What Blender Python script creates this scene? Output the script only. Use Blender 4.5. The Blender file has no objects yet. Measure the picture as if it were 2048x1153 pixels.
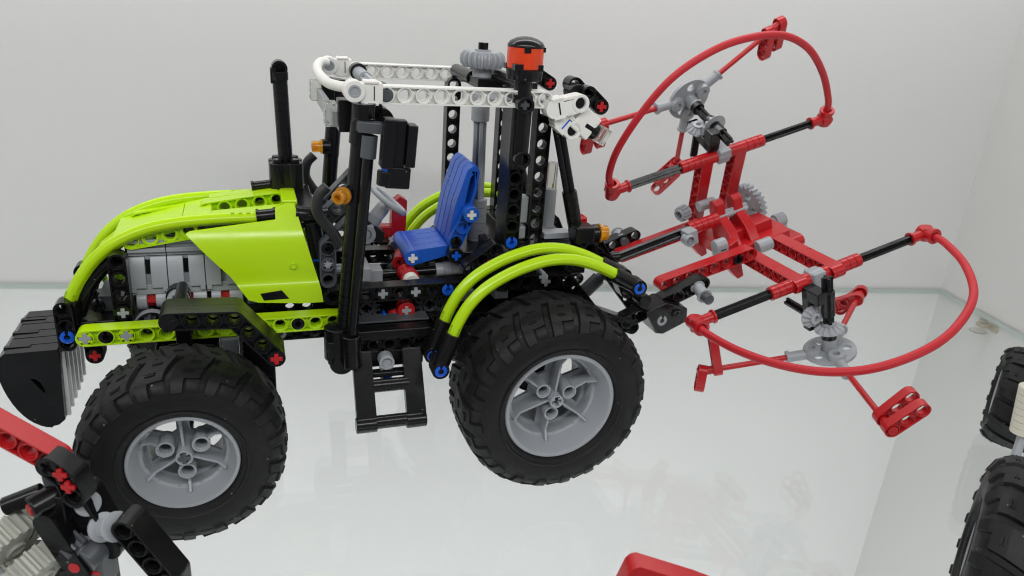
import bpy, math, random
from math import sin, cos, pi, radians, atan2, hypot, sqrt
from mathutils import Matrix, Vector
from mathutils.geometry import tessellate_polygon
random.seed(7)
S = 0.008                      # one stud = 8 mm; everything below is written in studs
scene = bpy.context.scene
COL = scene.collection

# ------------------------------------------------------------------ camera
cam_d = bpy.data.cameras.new('camera')
cam_d.sensor_width = 36.0
cam_d.lens = 1500.0 / 2048 * 36.0
cam_d.clip_start = 0.01
cam_d.clip_end = 20
cam = bpy.data.objects.new('camera', cam_d)
COL.objects.link(cam)
cam.location = Vector((0, -42, 28.8)) * S
cam.rotation_euler = (radians(68.4), radians(-4.0), radians(-9.1))
cam_d.dof.use_dof = True
cam_d.dof.focus_distance = 0.345
cam_d.dof.aperture_fstop = 20
scene.camera = cam

# ------------------------------------------------------------------ light
w = bpy.data.worlds.new('World'); scene.world = w; w.use_nodes = True
bg = w.node_tree.nodes['Background']
bg.inputs[0].default_value = (0.93, 0.965, 1.0, 1)
bg.inputs[1].default_value = 0.21
def area(name, loc, target, sx, sy, power, col=(1, 1, 1)):
    l = bpy.data.lights.new(name, 'AREA'); l.shape = 'RECTANGLE'
    l.size, l.size_y, l.energy, l.color = sx, sy, power, col
    o = bpy.data.objects.new(name, l); COL.objects.link(o)
    o.location = Vector(loc) * S
    d = (Vector(target) - Vector(loc)).normalized()
    o.rotation_euler = d.to_track_quat('-Z', 'Y').to_euler()
    return o
area('ceiling_tube', (4, -62, 70), (10, 0, 8), 1.4, 0.08, 4.1, (1, 0.99, 0.975))
area('cabinet_tube', (6, 19, 62), (6, 24, 10), 1.3, 0.04, 2.1, (1, 0.99, 0.975))
area('lower_tube', (-10, -40, -4), (-10, -31, -30), 1.5, 0.05, 6.6, (0.98, 0.99, 1))
scene.view_settings.view_transform = 'Standard'
scene.view_settings.look = 'None'
scene.view_settings.exposure = 0.08
scene.view_settings.gamma = 1.0
scene.render.engine = 'CYCLES'
scene.cycles.max_bounces = 10
scene.cycles.transparent_max_bounces = 16
scene.cycles.use_denoising = True
scene.cycles.pixel_filter_type = 'BLACKMAN_HARRIS'
scene.cycles.filter_width = 1.15

# ------------------------------------------------------------------ materials
MATS = {}
def plastic(name, rgb, rough=0.28, spec=0.5, trans=0, grime=0.12, bump=0.02, alpha=None, sss=0.0, dust=0):
    m = bpy.data.materials.new(name); m.use_nodes = True
    nt = m.node_tree; b = nt.nodes['Principled BSDF']
    tc = nt.nodes.new('ShaderNodeTexCoord')
    n = nt.nodes.new('ShaderNodeTexNoise'); n.inputs['Scale'].default_value = 90; n.inputs['Detail'].default_value = 4
    nt.links.new(tc.outputs['Object'], n.inputs['Vector'])
    r = nt.nodes.new('ShaderNodeMapRange'); r.inputs[3].default_value = rough - grime * .5; r.inputs[4].default_value = rough + grime
    nt.links.new(n.outputs[0], r.inputs[0]); nt.links.new(r.outputs[0], b.inputs['Roughness'])
    mx = nt.nodes.new('ShaderNodeMix'); mx.data_type = 'RGBA'
    mx.inputs[6].default_value = (*[c * .93 for c in rgb], 1); mx.inputs[7].default_value = (*[min(1, c * 1.05 + .002) for c in rgb], 1)
    n2 = nt.nodes.new('ShaderNodeTexNoise'); n2.inputs['Scale'].default_value = 25
    nt.links.new(tc.outputs['Object'], n2.inputs['Vector']); nt.links.new(n2.outputs[0], mx.inputs[0])
    nt.links.new(mx.outputs[2], b.inputs['Base Color'])
    b.inputs['Specular IOR Level'].default_value = spec
    if sss:
        b.inputs['Subsurface Weight'].default_value = sss
        b.inputs['Subsurface Scale'].default_value = 0.003
    if bump:
        bp = nt.nodes.new('ShaderNodeBump'); bp.inputs['Strength'].default_value = bump; bp.inputs['Distance'].default_value = 0.001
        n3 = nt.nodes.new('ShaderNodeTexNoise'); n3.inputs['Scale'].default_value = 400
        nt.links.new(tc.outputs['Object'], n3.inputs['Vector'])
        nt.links.new(n3.outputs[0], bp.inputs['Height']); nt.links.new(bp.outputs[0], b.inputs['Normal'])
    if dust:
        vo = nt.nodes.new('ShaderNodeTexVoronoi'); vo.inputs['Scale'].default_value = 170
        nt.links.new(tc.outputs['Object'], vo.inputs['Vector'])
        cr = nt.nodes.new('ShaderNodeMapRange'); cr.inputs[1].default_value = .05; cr.inputs[2].default_value = .035; cr.inputs[3].default_value = 0; cr.inputs[4].default_value = dust
        nt.links.new(vo.outputs['Distance'], cr.inputs[0])
        m2 = nt.nodes.new('ShaderNodeMix'); m2.data_type = 'RGBA'; m2.inputs[7].default_value = (.30, .30, .30, 1)
        nt.links.new(cr.outputs[0], m2.inputs[0]); nt.links.new(mx.outputs[2], m2.inputs[6]); nt.links.new(m2.outputs[2], b.inputs['Base Color'])
    if trans:
        b.inputs['Transmission Weight'].default_value = trans
        b.inputs['IOR'].default_value = 1.5
    MATS[name] = m
    return m
lime = plastic('lime_plastic', (0.47, 0.74, 0.004), 0.2)
limedark = plastic('lime_recess', (0.30, 0.50, 0.003), 0.4)
red = plastic('red_plastic', (0.46, 0.008, 0.012), 0.27)
redrub = plastic('red_hose', (0.50, 0.009, 0.018), 0.5)
blue = plastic('blue_plastic', (0.008, 0.10, 0.55), 0.27)
pinblue = plastic('pin_blue', (0.004, 0.10, 0.62), 0.25)
black = plastic('black_plastic', (0.005, 0.005, 0.006), 0.2, 0.36, grime=0.14, bump=0.03, dust=0.7)
grey = plastic('light_grey_plastic', (0.33, 0.35, 0.375), 0.3)
stripe = plastic('pale_strip', (0.75, 0.76, 0.77), 0.3)
flatsilver = plastic('grey_metallic', (0.40, 0.42, 0.45), 0.32)
dgrey = plastic('dark_grey_plastic', (0.075, 0.082, 0.092), 0.3)
white = plastic('white_plastic', (0.80, 0.79, 0.755), 0.3, sss=0.1)
cream = plastic('cream_plastic', (0.62, 0.60, 0.50), 0.35)
tan = plastic('pale_gear_plastic', (0.42, 0.43, 0.38), 0.4)
amber = plastic('amber_clear', (1.0, 0.44, 0.02), 0.12, trans=0.6, bump=0)
beacon = plastic('orange_red_clear', (0.95, 0.075, 0.015), 0.12, trans=0.35, bump=0)
clear = plastic('clear_plastic', (0.86, 0.86, 0.82), 0.08, trans=0.9, bump=0)
clearred = plastic('red_clear', (0.7, 0.01, 0.01), 0.1, trans=0.4, bump=0)
hose = plastic('black_hose', (0.02, 0.02, 0.022), 0.42)
metal = plastic('bracket_metal', (0.42, 0.36, 0.25), 0.35)
metal.node_tree.nodes['Principled BSDF'].inputs['Metallic'].default_value = 0.7
def rubber():
    m = plastic('tyre_rubber', (0.010, 0.010, 0.0105), 0.5, 0.3, grime=0.2, bump=0.12)
    nt = m.node_tree; b = nt.nodes['Principled BSDF']
    # grey dust patches on the tread
    tc = nt.nodes.new('ShaderNodeTexCoord')
    n = nt.nodes.new('ShaderNodeTexNoise'); n.inputs['Scale'].default_value = 22; n.inputs['Detail'].default_value = 9; n.inputs['Roughness'].default_value = .7
    nt.links.new(tc.outputs['Object'], n.inputs['Vector'])
    r = nt.nodes.new('ShaderNodeMapRange'); r.inputs[1].default_value = .52; r.inputs[2].default_value = .78; r.inputs[3].default_value = 0; r.inputs[4].default_value = .5
    nt.links.new(n.outputs[0], r.inputs[0])
    mx = nt.nodes.new('ShaderNodeMix'); mx.data_type = 'RGBA'
    mx.inputs[6].default_value = (0.0075, 0.0075, 0.0085, 1); mx.inputs[7].default_value = (0.026, 0.025, 0.027, 1)
    nt.links.new(r.outputs[0], mx.inputs[0])
    vo = nt.nodes.new('ShaderNodeTexVoronoi'); vo.inputs['Scale'].default_value = 150
    nt.links.new(tc.outputs['Object'], vo.inputs['Vector'])
    cr = nt.nodes.new('ShaderNodeMapRange'); cr.inputs[1].default_value = .055; cr.inputs[2].default_value = .035; cr.inputs[3].default_value = 0; cr.inputs[4].default_value = .8
    nt.links.new(vo.outputs['Distance'], cr.inputs[0])
    m2 = nt.nodes.new('ShaderNodeMix'); m2.data_type = 'RGBA'; m2.inputs[7].default_value = (.28, .28, .28, 1)
    nt.links.new(cr.outputs[0], m2.inputs[0]); nt.links.new(mx.outputs[2], m2.inputs[6]); nt.links.new(m2.outputs[2], b.inputs['Base Color'])
    return m
rub = rubber()
def simple(name, rgb, rough, noise=0.02, scale=3, bump=0):
    m = bpy.data.materials.new(name); m.use_nodes = True
    nt = m.node_tree; b = nt.nodes['Principled BSDF']; b.inputs['Roughness'].default_value = rough
    tc = nt.nodes.new('ShaderNodeTexCoord'); n = nt.nodes.new('ShaderNodeTexNoise'); n.inputs['Scale'].default_value = scale; n.inputs['Detail'].default_value = 6
    nt.links.new(tc.outputs['Object'], n.inputs['Vector'])
    mx = nt.nodes.new('ShaderNodeMix'); mx.data_type = 'RGBA'
    mx.inputs[6].default_value = (*[c * (1 - noise) for c in rgb], 1); mx.inputs[7].default_value = (*[c * (1 + noise) for c in rgb], 1)
    nt.links.new(n.outputs[0], mx.inputs[0]); nt.links.new(mx.outputs[2], b.inputs['Base Color'])
    if bump:
        bp = nt.nodes.new('ShaderNodeBump'); bp.inputs['Strength'].default_value = bump; bp.inputs['Distance'].default_value = .0008
        n3 = nt.nodes.new('ShaderNodeTexNoise'); n3.inputs['Scale'].default_value = 500
        nt.links.new(tc.outputs['Object'], n3.inputs['Vector']); nt.links.new(n3.outputs[0], bp.inputs['Height']); nt.links.new(bp.outputs[0], b.inputs['Normal'])
    return m
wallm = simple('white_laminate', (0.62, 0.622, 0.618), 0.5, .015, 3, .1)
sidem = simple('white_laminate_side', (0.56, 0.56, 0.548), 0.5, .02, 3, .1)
def glassmat():
    m = bpy.data.materials.new('shelf_glass'); m.use_nodes = True
    nt = m.node_tree; nt.nodes.clear()
    out = nt.nodes.new('ShaderNodeOutputMaterial'); mix = nt.nodes.new('ShaderNodeMixShader')
    tr = nt.nodes.new('ShaderNodeBsdfTransparent'); tr.inputs[0].default_value = (0.972, 0.982, 0.976, 1)
    gl = nt.nodes.new('ShaderNodeBsdfGlossy'); gl.inputs['Roughness'].default_value = 0.02
    fr = nt.nodes.new('ShaderNodeFresnel'); geo = nt.nodes.new('ShaderNodeNewGeometry'); mr = nt.nodes.new('ShaderNodeMapRange')   # same reflectance from both sides of each face
    mr.inputs[3].default_value = 1.45; mr.inputs[4].default_value = 1 / 1.45
    nt.links.new(geo.outputs['Backfacing'], mr.inputs[0]); nt.links.new(mr.outputs[0], fr.inputs[0])
    nt.links.new(fr.outputs[0], mix.inputs[0]); nt.links.new(tr.outputs[0], mix.inputs[1]); nt.links.new(gl.outputs[0], mix.inputs[2])
    nt.links.new(mix.outputs[0], out.inputs[0])
    return m
glass = glassmat()
edgem = simple('glass_edge_green', (0.40, 0.46, 0.43), 0.25, .1, 20)

# ------------------------------------------------------------------ mesh kit
class MB:
    def __init__(s): s.v = []; s.f = []
    def add(s, vs, fs, T=None):
        o = len(s.v)
        if T is not None: vs = [T @ Vector(p) for p in vs]
        s.v += [Vector(p) for p in vs]; s.f += [tuple(i + o for i in f) for f in fs]
    def plate(s, outer, holes, w0, w1, T=None):
        loops = [outer] + list(holes)
        pl = [Vector((p[0], p[1], 0)) for l in loops for p in l]
        tris = tessellate_polygon([[Vector((p[0], p[1], 0)) for p in l] for l in loops])
        n = len(pl); vs = [(p.x, p.y, w0) for p in pl] + [(p.x, p.y, w1) for p in pl]
        fs = []
        for t in tris:
            a, b_, c = t
            ar = (pl[b_] - pl[a]).cross(pl[c] - pl[a]).z
            if abs(ar) < 1e-9: continue
            if ar < 0: b_, c = c, b_
            fs += [(a, c, b_), (a + n, b_ + n, c + n)]
        k = 0
        for l in loops:
            m = len(l)
            A = sum(l[i][0] * l[(i + 1) % m][1] - l[(i + 1) % m][0] * l[i][1] for i in range(m))
            ccw = A > 0
            if l is not outer: ccw = not ccw
            for i in range(m):
                a, b_ = k + i, k + (i + 1) % m
                fs.append((a, b_, b_ + n, a + n) if ccw else (b_, a, a + n, b_ + n))
            k += m
        s.add(vs, fs, T)
    def lathe(s, prof, n=24, T=None, closed=False, a0=0, a1=2 * pi):
        full = abs(a1 - a0 - 2 * pi) < 1e-6
        m = len(prof); rows = n if full else n + 1
        vs = [(r * cos(a0 + (a1 - a0) * i / n), r * sin(a0 + (a1 - a0) * i / n), w_) for i in range(rows) for r, w_ in prof]
        fs = []
        for i in range(n):
            j = (i + 1) % rows
            for k in range(m if closed else m - 1):
                k2 = (k + 1) % m
                fs.append((i * m + k, j * m + k, j * m + k2, i * m + k2))
        s.add(vs, fs, T)
    def cyl(s, p0, p1, r, r2=None, n=20):
        T, L = axis(p0, p1); r2 = r if r2 is None else r2
        s.lathe([(0, 0), (r, 0), (r2, L), (0, L)], n, T)
    def ring(s, p0, p1, ro, ri, n=24):
        T, L = axis(p0, p1); s.lathe([(ri, 0), (ro, 0), (ro, L), (ri, L)], n, T, closed=True)
    def box(s, x0, x1, y0, y1, z0, z1, T=None):
        vs = [(x, y, z) for x in (x0, x1) for y in (y0, y1) for z in (z0, z1)]
        s.add(vs, [(0, 1, 3, 2), (4, 6, 7, 5), (0, 4, 5, 1), (2, 3, 7, 6), (0, 2, 6, 4), (1, 5, 7, 3)], T)
    def sweep(s, pts, r, n=14, prof=None, cap=True):
        pts = [Vector(p) for p in pts]
        prof = prof or [(r * cos(2 * pi * i / n), r * sin(2 * pi * i / n)) for i in range(n)]
        n = len(prof); t0 = (pts[1] - pts[0]).normalized()
        up = Vector((0, 1, 0)) if abs(t0.y) < .9 else Vector((0, 0, 1))
        vs = []
        for i, p in enumerate(pts):
            t = (pts[min(i + 1, len(pts) - 1)] - pts[max(i - 1, 0)]).normalized()
            up = (up - up.dot(t) * t).normalized(); sd = t.cross(up)
            vs += [p + sd * a + up * b_ for a, b_ in prof]
        fs = [(i * n + k, i * n + (k + 1) % n, (i + 1) * n + (k + 1) % n, (i + 1) * n + k) for i in range(len(pts) - 1) for k in range(n)]
        if cap:
            fs += [tuple(range(n - 1, -1, -1)), tuple(range((len(pts) - 1) * n, len(pts) * n))]
        s.add(vs, fs)
    def build(s, name, mat, parent=None, bevel=0.035, ang=38, M=None):
        me = bpy.data.meshes.new(name)
        vs = [(M @ p if M else p) * S for p in s.v]
        me.from_pydata(vs, [], s.f); me.materials.append(mat); me.validate(); me.update()
        me.shade_smooth(); me.set_sharp_from_angle(angle=radians(ang))
        o = bpy.data.objects.new(name, me); COL.objects.link(o); o.parent = parent
        if bevel:
            b = o.modifiers.new('edge', 'BEVEL'); b.width = bevel * S; b.segments = 2; b.limit_method = 'ANGLE'; b.angle_limit = radians(50)
            b.use_clamp_overlap = True; b.harden_normals = True
        return o

def axis(p0, p1, up=(0, 0, 1)):
    p0, p1 = Vector(p0), Vector(p1); d = p1 - p0; L = d.length; z = d / L
    u = Vector(up)
    if abs(z.dot(u)) > .98: u = Vector((1, 0, 0))
    x = (u - u.dot(z) * z).normalized(); y = z.cross(x)
    T = Matrix((x, y, z)).transposed().to_4x4(); T.translation = p0
    return T, L
def XZ(y0):  # (u, v, w) -> x = u, z = v, y = y0 + w
    return Matrix(((1, 0, 0, 0), (0, 0, 1, y0), (0, 1, 0, 0), (0, 0, 0, 1)))
def YZ(x0):
    return Matrix(((0, 0, 1, x0), (1, 0, 0, 0), (0, 1, 0, 0), (0, 0, 0, 1)))
def XY(z0):
    return Matrix(((1, 0, 0, 0), (0, 1, 0, 0), (0, 0, 1, z0), (0, 0, 0, 1)))
def circle(cx, cy, r, n=18, a0=0):
    return [(cx + r * cos(a0 + 2 * pi * i / n), cy + r * sin(a0 + 2 * pi * i / n)) for i in range(n)]
def offset_poly(pts, r, n=10):
    """outline of a polyline thickened by r with round ends"""
    def side(P):
        out = []
        for i in range(len(P) - 1):
            (x0, y0), (x1, y1) = P[i], P[i + 1]
            L = hypot(x1 - x0, y1 - y0); nx, ny = (y1 - y0) / L, -(x1 - x0) / L
            if i == 0: out.append((x0 + nx * r, y0 + ny * r))
            if i < len(P) - 2:
                x2, y2 = P[i + 2]; L2 = hypot(x2 - x1, y2 - y1); mx, my = (y2 - y1) / L2, -(x2 - x1) / L2
                cr = (x1 - x0) * (y2 - y1) - (y1 - y0) * (x2 - x1)
                if cr > 0:   # outer side: arc
                    a, b_ = atan2(ny, nx), atan2(my, mx)
                    while b_ < a: b_ += 2 * pi
                    for k in range(5): t = a + (b_ - a) * k / 4; out.append((x1 + r * cos(t), y1 + r * sin(t)))
                else:
                    bx, by = nx + mx, ny + my; q = r / (1 + nx * mx + ny * my); out.append((x1 + bx * q, y1 + by * q))
            else:
                out.append((x1 + nx * r, y1 + ny * r))
                a = atan2(ny, nx)
                for k in range(1, n): out.append((x1 + r * cos(a + pi * k / n), y1 + r * sin(a + pi * k / n)))
        return out
    return side(pts) + side(pts[::-1])
def along(pts):
    res = []
    for i in range(len(pts) - 1):
        (x0, y0), (x1, y1) = pts[i], pts[i + 1]; n = max(1, round(hypot(x1 - x0, y1 - y0)))
        for k in range(n + (i == len(pts) - 2)): res.append((x0 + (x1 - x0) * k / n, y0 + (y1 - y0) * k / n))
    return res
def crossloop(cx, cy, r=.31, h=.105, ang=0):
    p = [(h, r), (-h, r), (-h, h), (-r, h), (-r, -h), (-h, -h), (-h, -r), (h, -r), (h, -h), (r, -h), (r, h), (h, h)]
    return [(cx + a * cos(ang) - b_ * sin(ang), cy + a * sin(ang) + b_ * cos(ang)) for a, b_ in p]
def liftarm(pts, T, mat, parent, cross=(), th=.97, name='liftarm', hw=.47, solid=()):
    m = MB(); g = .015
    out = offset_poly(pts, hw); inn = offset_poly(pts, hw - .085)
    m.plate(out, [inn], g, th, T)
    H = along(pts)
    a0 = 0
    if len(pts) > 1: a0 = atan2(pts[1][1] - pts[0][1], pts[1][0] - pts[0][0])
    holes = []
    for i, h in enumerate(H):
        if i in cross: continue
        holes.append(circle(h[0], h[1], .335, 18))
    m.plate(inn, holes, .27 * th, .73 * th + g, T)
    for i, (hx, hy) in enumerate(H):
        if i in cross:
            m.plate(circle(hx, hy, .43, 20), [crossloop(hx, hy, .31, .11, a0)], g + .012, th - .012, T)
        else:
            e = g + .012
            m.lathe([(.30, .14), (.375, .14), (.375, e), (.437, e), (.437, th - .012), (.375, th - .012), (.375, th - .14), (.30, th - .14)], 20,
                    T @ Matrix.Translation((hx, hy, 0)), closed=True)
    return m.build(name, mat, parent, bevel=.03)
def beam3(p0, p1, face, mat, parent, n=None, name='liftarm', cross=(), th=.97):
    """straight beam between two 3-D hole centres; face = direction the holes run along"""
    p0, p1 = Vector(p0), Vector(p1); u = (p1 - p0); L = u.length; u /= L
    w_ = Vector(face); w_ = (w_ - w_.dot(u) * u).normalized(); v = w_.cross(u)
    T = Matrix((u, v, w_)).transposed().to_4x4(); T.translation = p0 - w_ * (th / 2)
    if T.determinant() < 0: T = T @ Matrix.Diagonal((1, -1, 1, 1))
    return liftarm([(0, 0), (round(L) if n is None else n, 0)], T, mat, parent, cross, th, name)
def axle(p0, p1, mat, parent, name='axle', r=.30, ang=0):
    m = MB(); T, L = axis(p0, p1)
    m.plate(crossloop(0, 0, r, .105, ang), [], 0, L, T)
    return m.build(name, mat, parent, bevel=.03)
def rod(p0, p1, r, mat, parent, name='rod', n=18):
    m = MB(); m.cyl(p0, p1, r, n=n); return m.build(name, mat, parent, bevel=.03)
def pin(p, d, mat, parent, name='pin', r=.30, slot=True):
    """end of a connector pin seen in a hole; d = outward direction"""
    p, d = Vector(p), Vector(d).normalized(); m = MB()
    T, _ = axis(p, p + d)
    m.lathe([(.13, -.5), (r, -.5), (r, -.1), (.365, -.1), (.365, .0), (.31, .025), (.17, .025), (.15, -.35)], 20, T, a0=.28, a1=2 * pi - .28)
    m.lathe([(0, -.36), (.3, -.36)], 16, T)
    return m.build(name, mat, parent, bevel=0)
def bush(p0, p1, mat, parent, name='bush', r=.40, n=20, flange=.46, ribs=True):
    m = MB(); T, L = axis(p0, p1)
    prof = [(.22, 0), (flange, 0), (flange, .14), (r, .16), (r, L - .16), (flange, L - .14), (flange, L), (.22, L)]
    m.lathe(prof, n, T, closed=True)
    return m.build(name, mat, parent, bevel=.015)
def connector(p0, p1, mat, parent, name='axle_connector', r=.43, step=1.0):
    """ribbed axle joiner"""
    m = MB(); T, L = axis(p0, p1); k = max(2, round(L * 2)); prof = [(.2, 0)]
    for i in range(k):
        a, b_ = L * i / k, L * (i + 1) / k
        prof += [(r, a), (r, b_ - .04), (r - .05, b_ - .03), (r - .05, b_)]
    prof += [(.2, L)]
    m.lathe(prof, 20, T, closed=True)
    return m.build(name, mat, parent, bevel=0)
def gear(c, d, R, teeth, th, mat, parent, name='gear', crown=False, hole=True, windows=0):
    m = MB(); c, d = Vector(c), Vector(d).normalized(); T, _ = axis(c - d * th / 2, c + d * th / 2)
    out = []; ri = R - .22
    for i in range(teeth):
        a = 2 * pi * i / teeth; p = 2 * pi / teeth
        out += [(ri * cos(a - p * .30), ri * sin(a - p * .30)), (R * cos(a - p * .12), R * sin(a - p * .12)), (R * cos(a + p * .12), R * sin(a + p * .12)), (ri * cos(a + p * .30), ri * sin(a + p * .30))]
    hs = [crossloop(0, 0, .31, .11)]
    if windows: hs += [circle(R * .52 * cos(2 * pi * i / windows + .4), R * .52 * sin(2 * pi * i / windows + .4), .31, 14) for i in range(windows)]
    if R < .9: hs = hs[:1]
    if crown:   # double-bevel: teeth taper towards both faces
        k = th / 2; n = len(out)
        ws = [(-.5, .84), (-.28, .97), (0, 1), (.28, .97), (.5, .84)]
        vs = [(x * q, y * q, k + w_ * th) for w_, q in ws for x, y in out]
        fs = [(j * n + i, j * n + (i + 1) % n, (j + 1) * n + (i + 1) % n, (j + 1) * n + i) for j in range(4) for i in range(n)]
        fs += [tuple(range(n - 1, -1, -1)), tuple(range(4 * n, 5 * n))]
        m.add(vs, fs, T)
        m.ring(c - d * (th / 2 + .12), c + d * (th / 2 + .12), .5, .2)
    else:
        m.plate(out, hs, 0, th, T)
        m.ring(c - d * (th / 2 + .15), c + d * (th / 2 + .15), .44, .32)
    return m.build(name, mat, parent, bevel=.02 if not crown else 0)
def bevelgear(c, d, R, teeth, mat, parent, name='bevel_gear'):
    """small conical gear, teeth on the side facing d"""
    m = MB(); c, d = Vector(c), Vector(d).normalized(); T, _ = axis(c, c + d)
    n = teeth * 4; top, bot = [], []
    for i in range(n):
        a = 2 * pi * i / n; t = (i % 4) in (0, 1)
        bot.append((R * cos(a), R * sin(a), -.1)); top.append(((R * .55) * cos(a), (R * .55) * sin(a), .36 if t else .2))
    mid = [((R if (i % 4) in (0, 1) else R * .9) * cos(2 * pi * i / n), (R if (i % 4) in (0, 1) else R * .9) * sin(2 * pi * i / n), .1 if (i % 4) in (0, 1) else -.04) for i in range(n)]
    vs = bot + mid + top
    fs = [(i, (i + 1) % n, n + (i + 1) % n, n + i) for i in range(n)] + [(n + i, n + (i + 1) % n, 2 * n + (i + 1) % n, 2 * n + i) for i in range(n)]
    fs += [tuple(range(n - 1, -1, -1)), tuple(range(2 * n, 3 * n))]
    m.add(vs, fs, T); m.ring(c - d * .3, c + d * .45, .42, .2)
    return m.build(name, mat, parent, bevel=0)
def catmull(P, k=8):
    P = [Vector(p) for p in P]; P = [2 * P[0] - P[1]] + P + [2 * P[-1] - P[-2]]; out = []
    for i in range(1, len(P) - 2):
        for j in range(k):
            t = j / k; a, b_, c, d = P[i - 1:i + 3]
            out.append(.5 * ((2 * b_) + (c - a) * t + (2 * a - 5 * b_ + 4 * c - d) * t * t + (3 * b_ - a - 3 * c + d) * t ** 3))
    return out + [P[-2]]
def flex(pts, mat, parent, name='ribbed_hose', r=.345):
    """soft flex tube of lime plastic: round with grooves along it"""
    m = MB(); prof = []
    for i in range(24):
        a = 2 * pi * i / 24; q = r * (0.90 if i % 6 == 3 else 1.0); prof.append((q * cos(a), q * sin(a)))
    P = catmull(pts, 8); m.sweep(P, r, prof=prof)
    o = m.build(name, mat, parent, bevel=0, ang=50)
    for seq in (P[1:8], P[-8:-1]):
        w_ = MB()
        for k in (1, 3, 5):
            a, b_ = seq[k], seq[k - 1]; t = (a - b_).normalized()
            for sd in ((Vector((0, -1, 0)), t.cross(Vector((0, -1, 0)))), (t.cross(Vector((0, -1, 0))) * -1, Vector((0, -1, 0)))):
                n_ = (sd[0] + sd[1] * .35).normalized(); c = a + n_ * (r * .965); q = t.cross(n_)
                w_.box(-.09, .09, -.07, .07, -.05, .05, Matrix.Translation(c) @ Matrix((t, q, n_)).transposed().to_4x4())
        w_.build('tube_window', limedark, o, bevel=0)
    return o
def dots(pts, y, mat, parent):
    pass
def empty(name, loc=(0, 0, 0), rot=(0, 0, 0), label=None, cat=None, group=None, parent=None):
    o = bpy.data.objects.new(name, None); COL.objects.link(o); o.location = Vector(loc) * S; o.rotation_euler = rot
    o.empty_display_size = .01; o.parent = parent
    if label: o['label'] = label
    if cat: o['category'] = cat
    if group: o['group'] = group
    return o

# ------------------------------------------------------------------ setting
CX, CY = 64.6, 30.3
def struct(name, mb, mat, bevel=0):
    o = mb.build(name, mat, None, bevel=bevel); o['kind'] = 'structure'; return o
m = MB(); m.box(-70, CX, CY, CY + 2, -62, 90); struct('back_wall', m, wallm)
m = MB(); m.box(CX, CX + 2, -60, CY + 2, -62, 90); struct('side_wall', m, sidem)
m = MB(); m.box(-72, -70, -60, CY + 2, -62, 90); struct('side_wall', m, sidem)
m = MB(); m.box(-72, CX + 2, -60, CY + 2, -64, -62); struct('floor', m, wallm)
m = MB(); m.box(-69.8, CX - .25, -50, CY - .25, -.5, 0)
shelf = empty('glass_shelf', (0, 0, 0), label='clear glass shelf with pale green edge that the toy tractor stands on', cat='shelf')
g = m.build('glass_sheet', glass, shelf, bevel=0)
g.data.materials.append(edgem)
for p in g.data.polygons:
    if abs(p.normal.y) > .9 or abs(p.normal.x) > .9: p.material_index = 1
# shelf support on the side wall
br = empty('shelf_support', (CX, 22.2, -1.7), label='small brass shelf support with clear disc on the right side wall', cat='bracket')
m = MB(); m.box(-.3, 0, -1.3, 1.3, .3, 1.0); m.build('plate', metal, br, bevel=.08)
m = MB(); m.cyl((-1.2, 0, .02), (-1.2, 0, .12), .9); m.build('disc', clear, br, bevel=.05)
m = MB(); m.box(-1.3, -.3, -.5, .5, .5, .95); m.build('arm', metal, br, bevel=.05)

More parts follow.
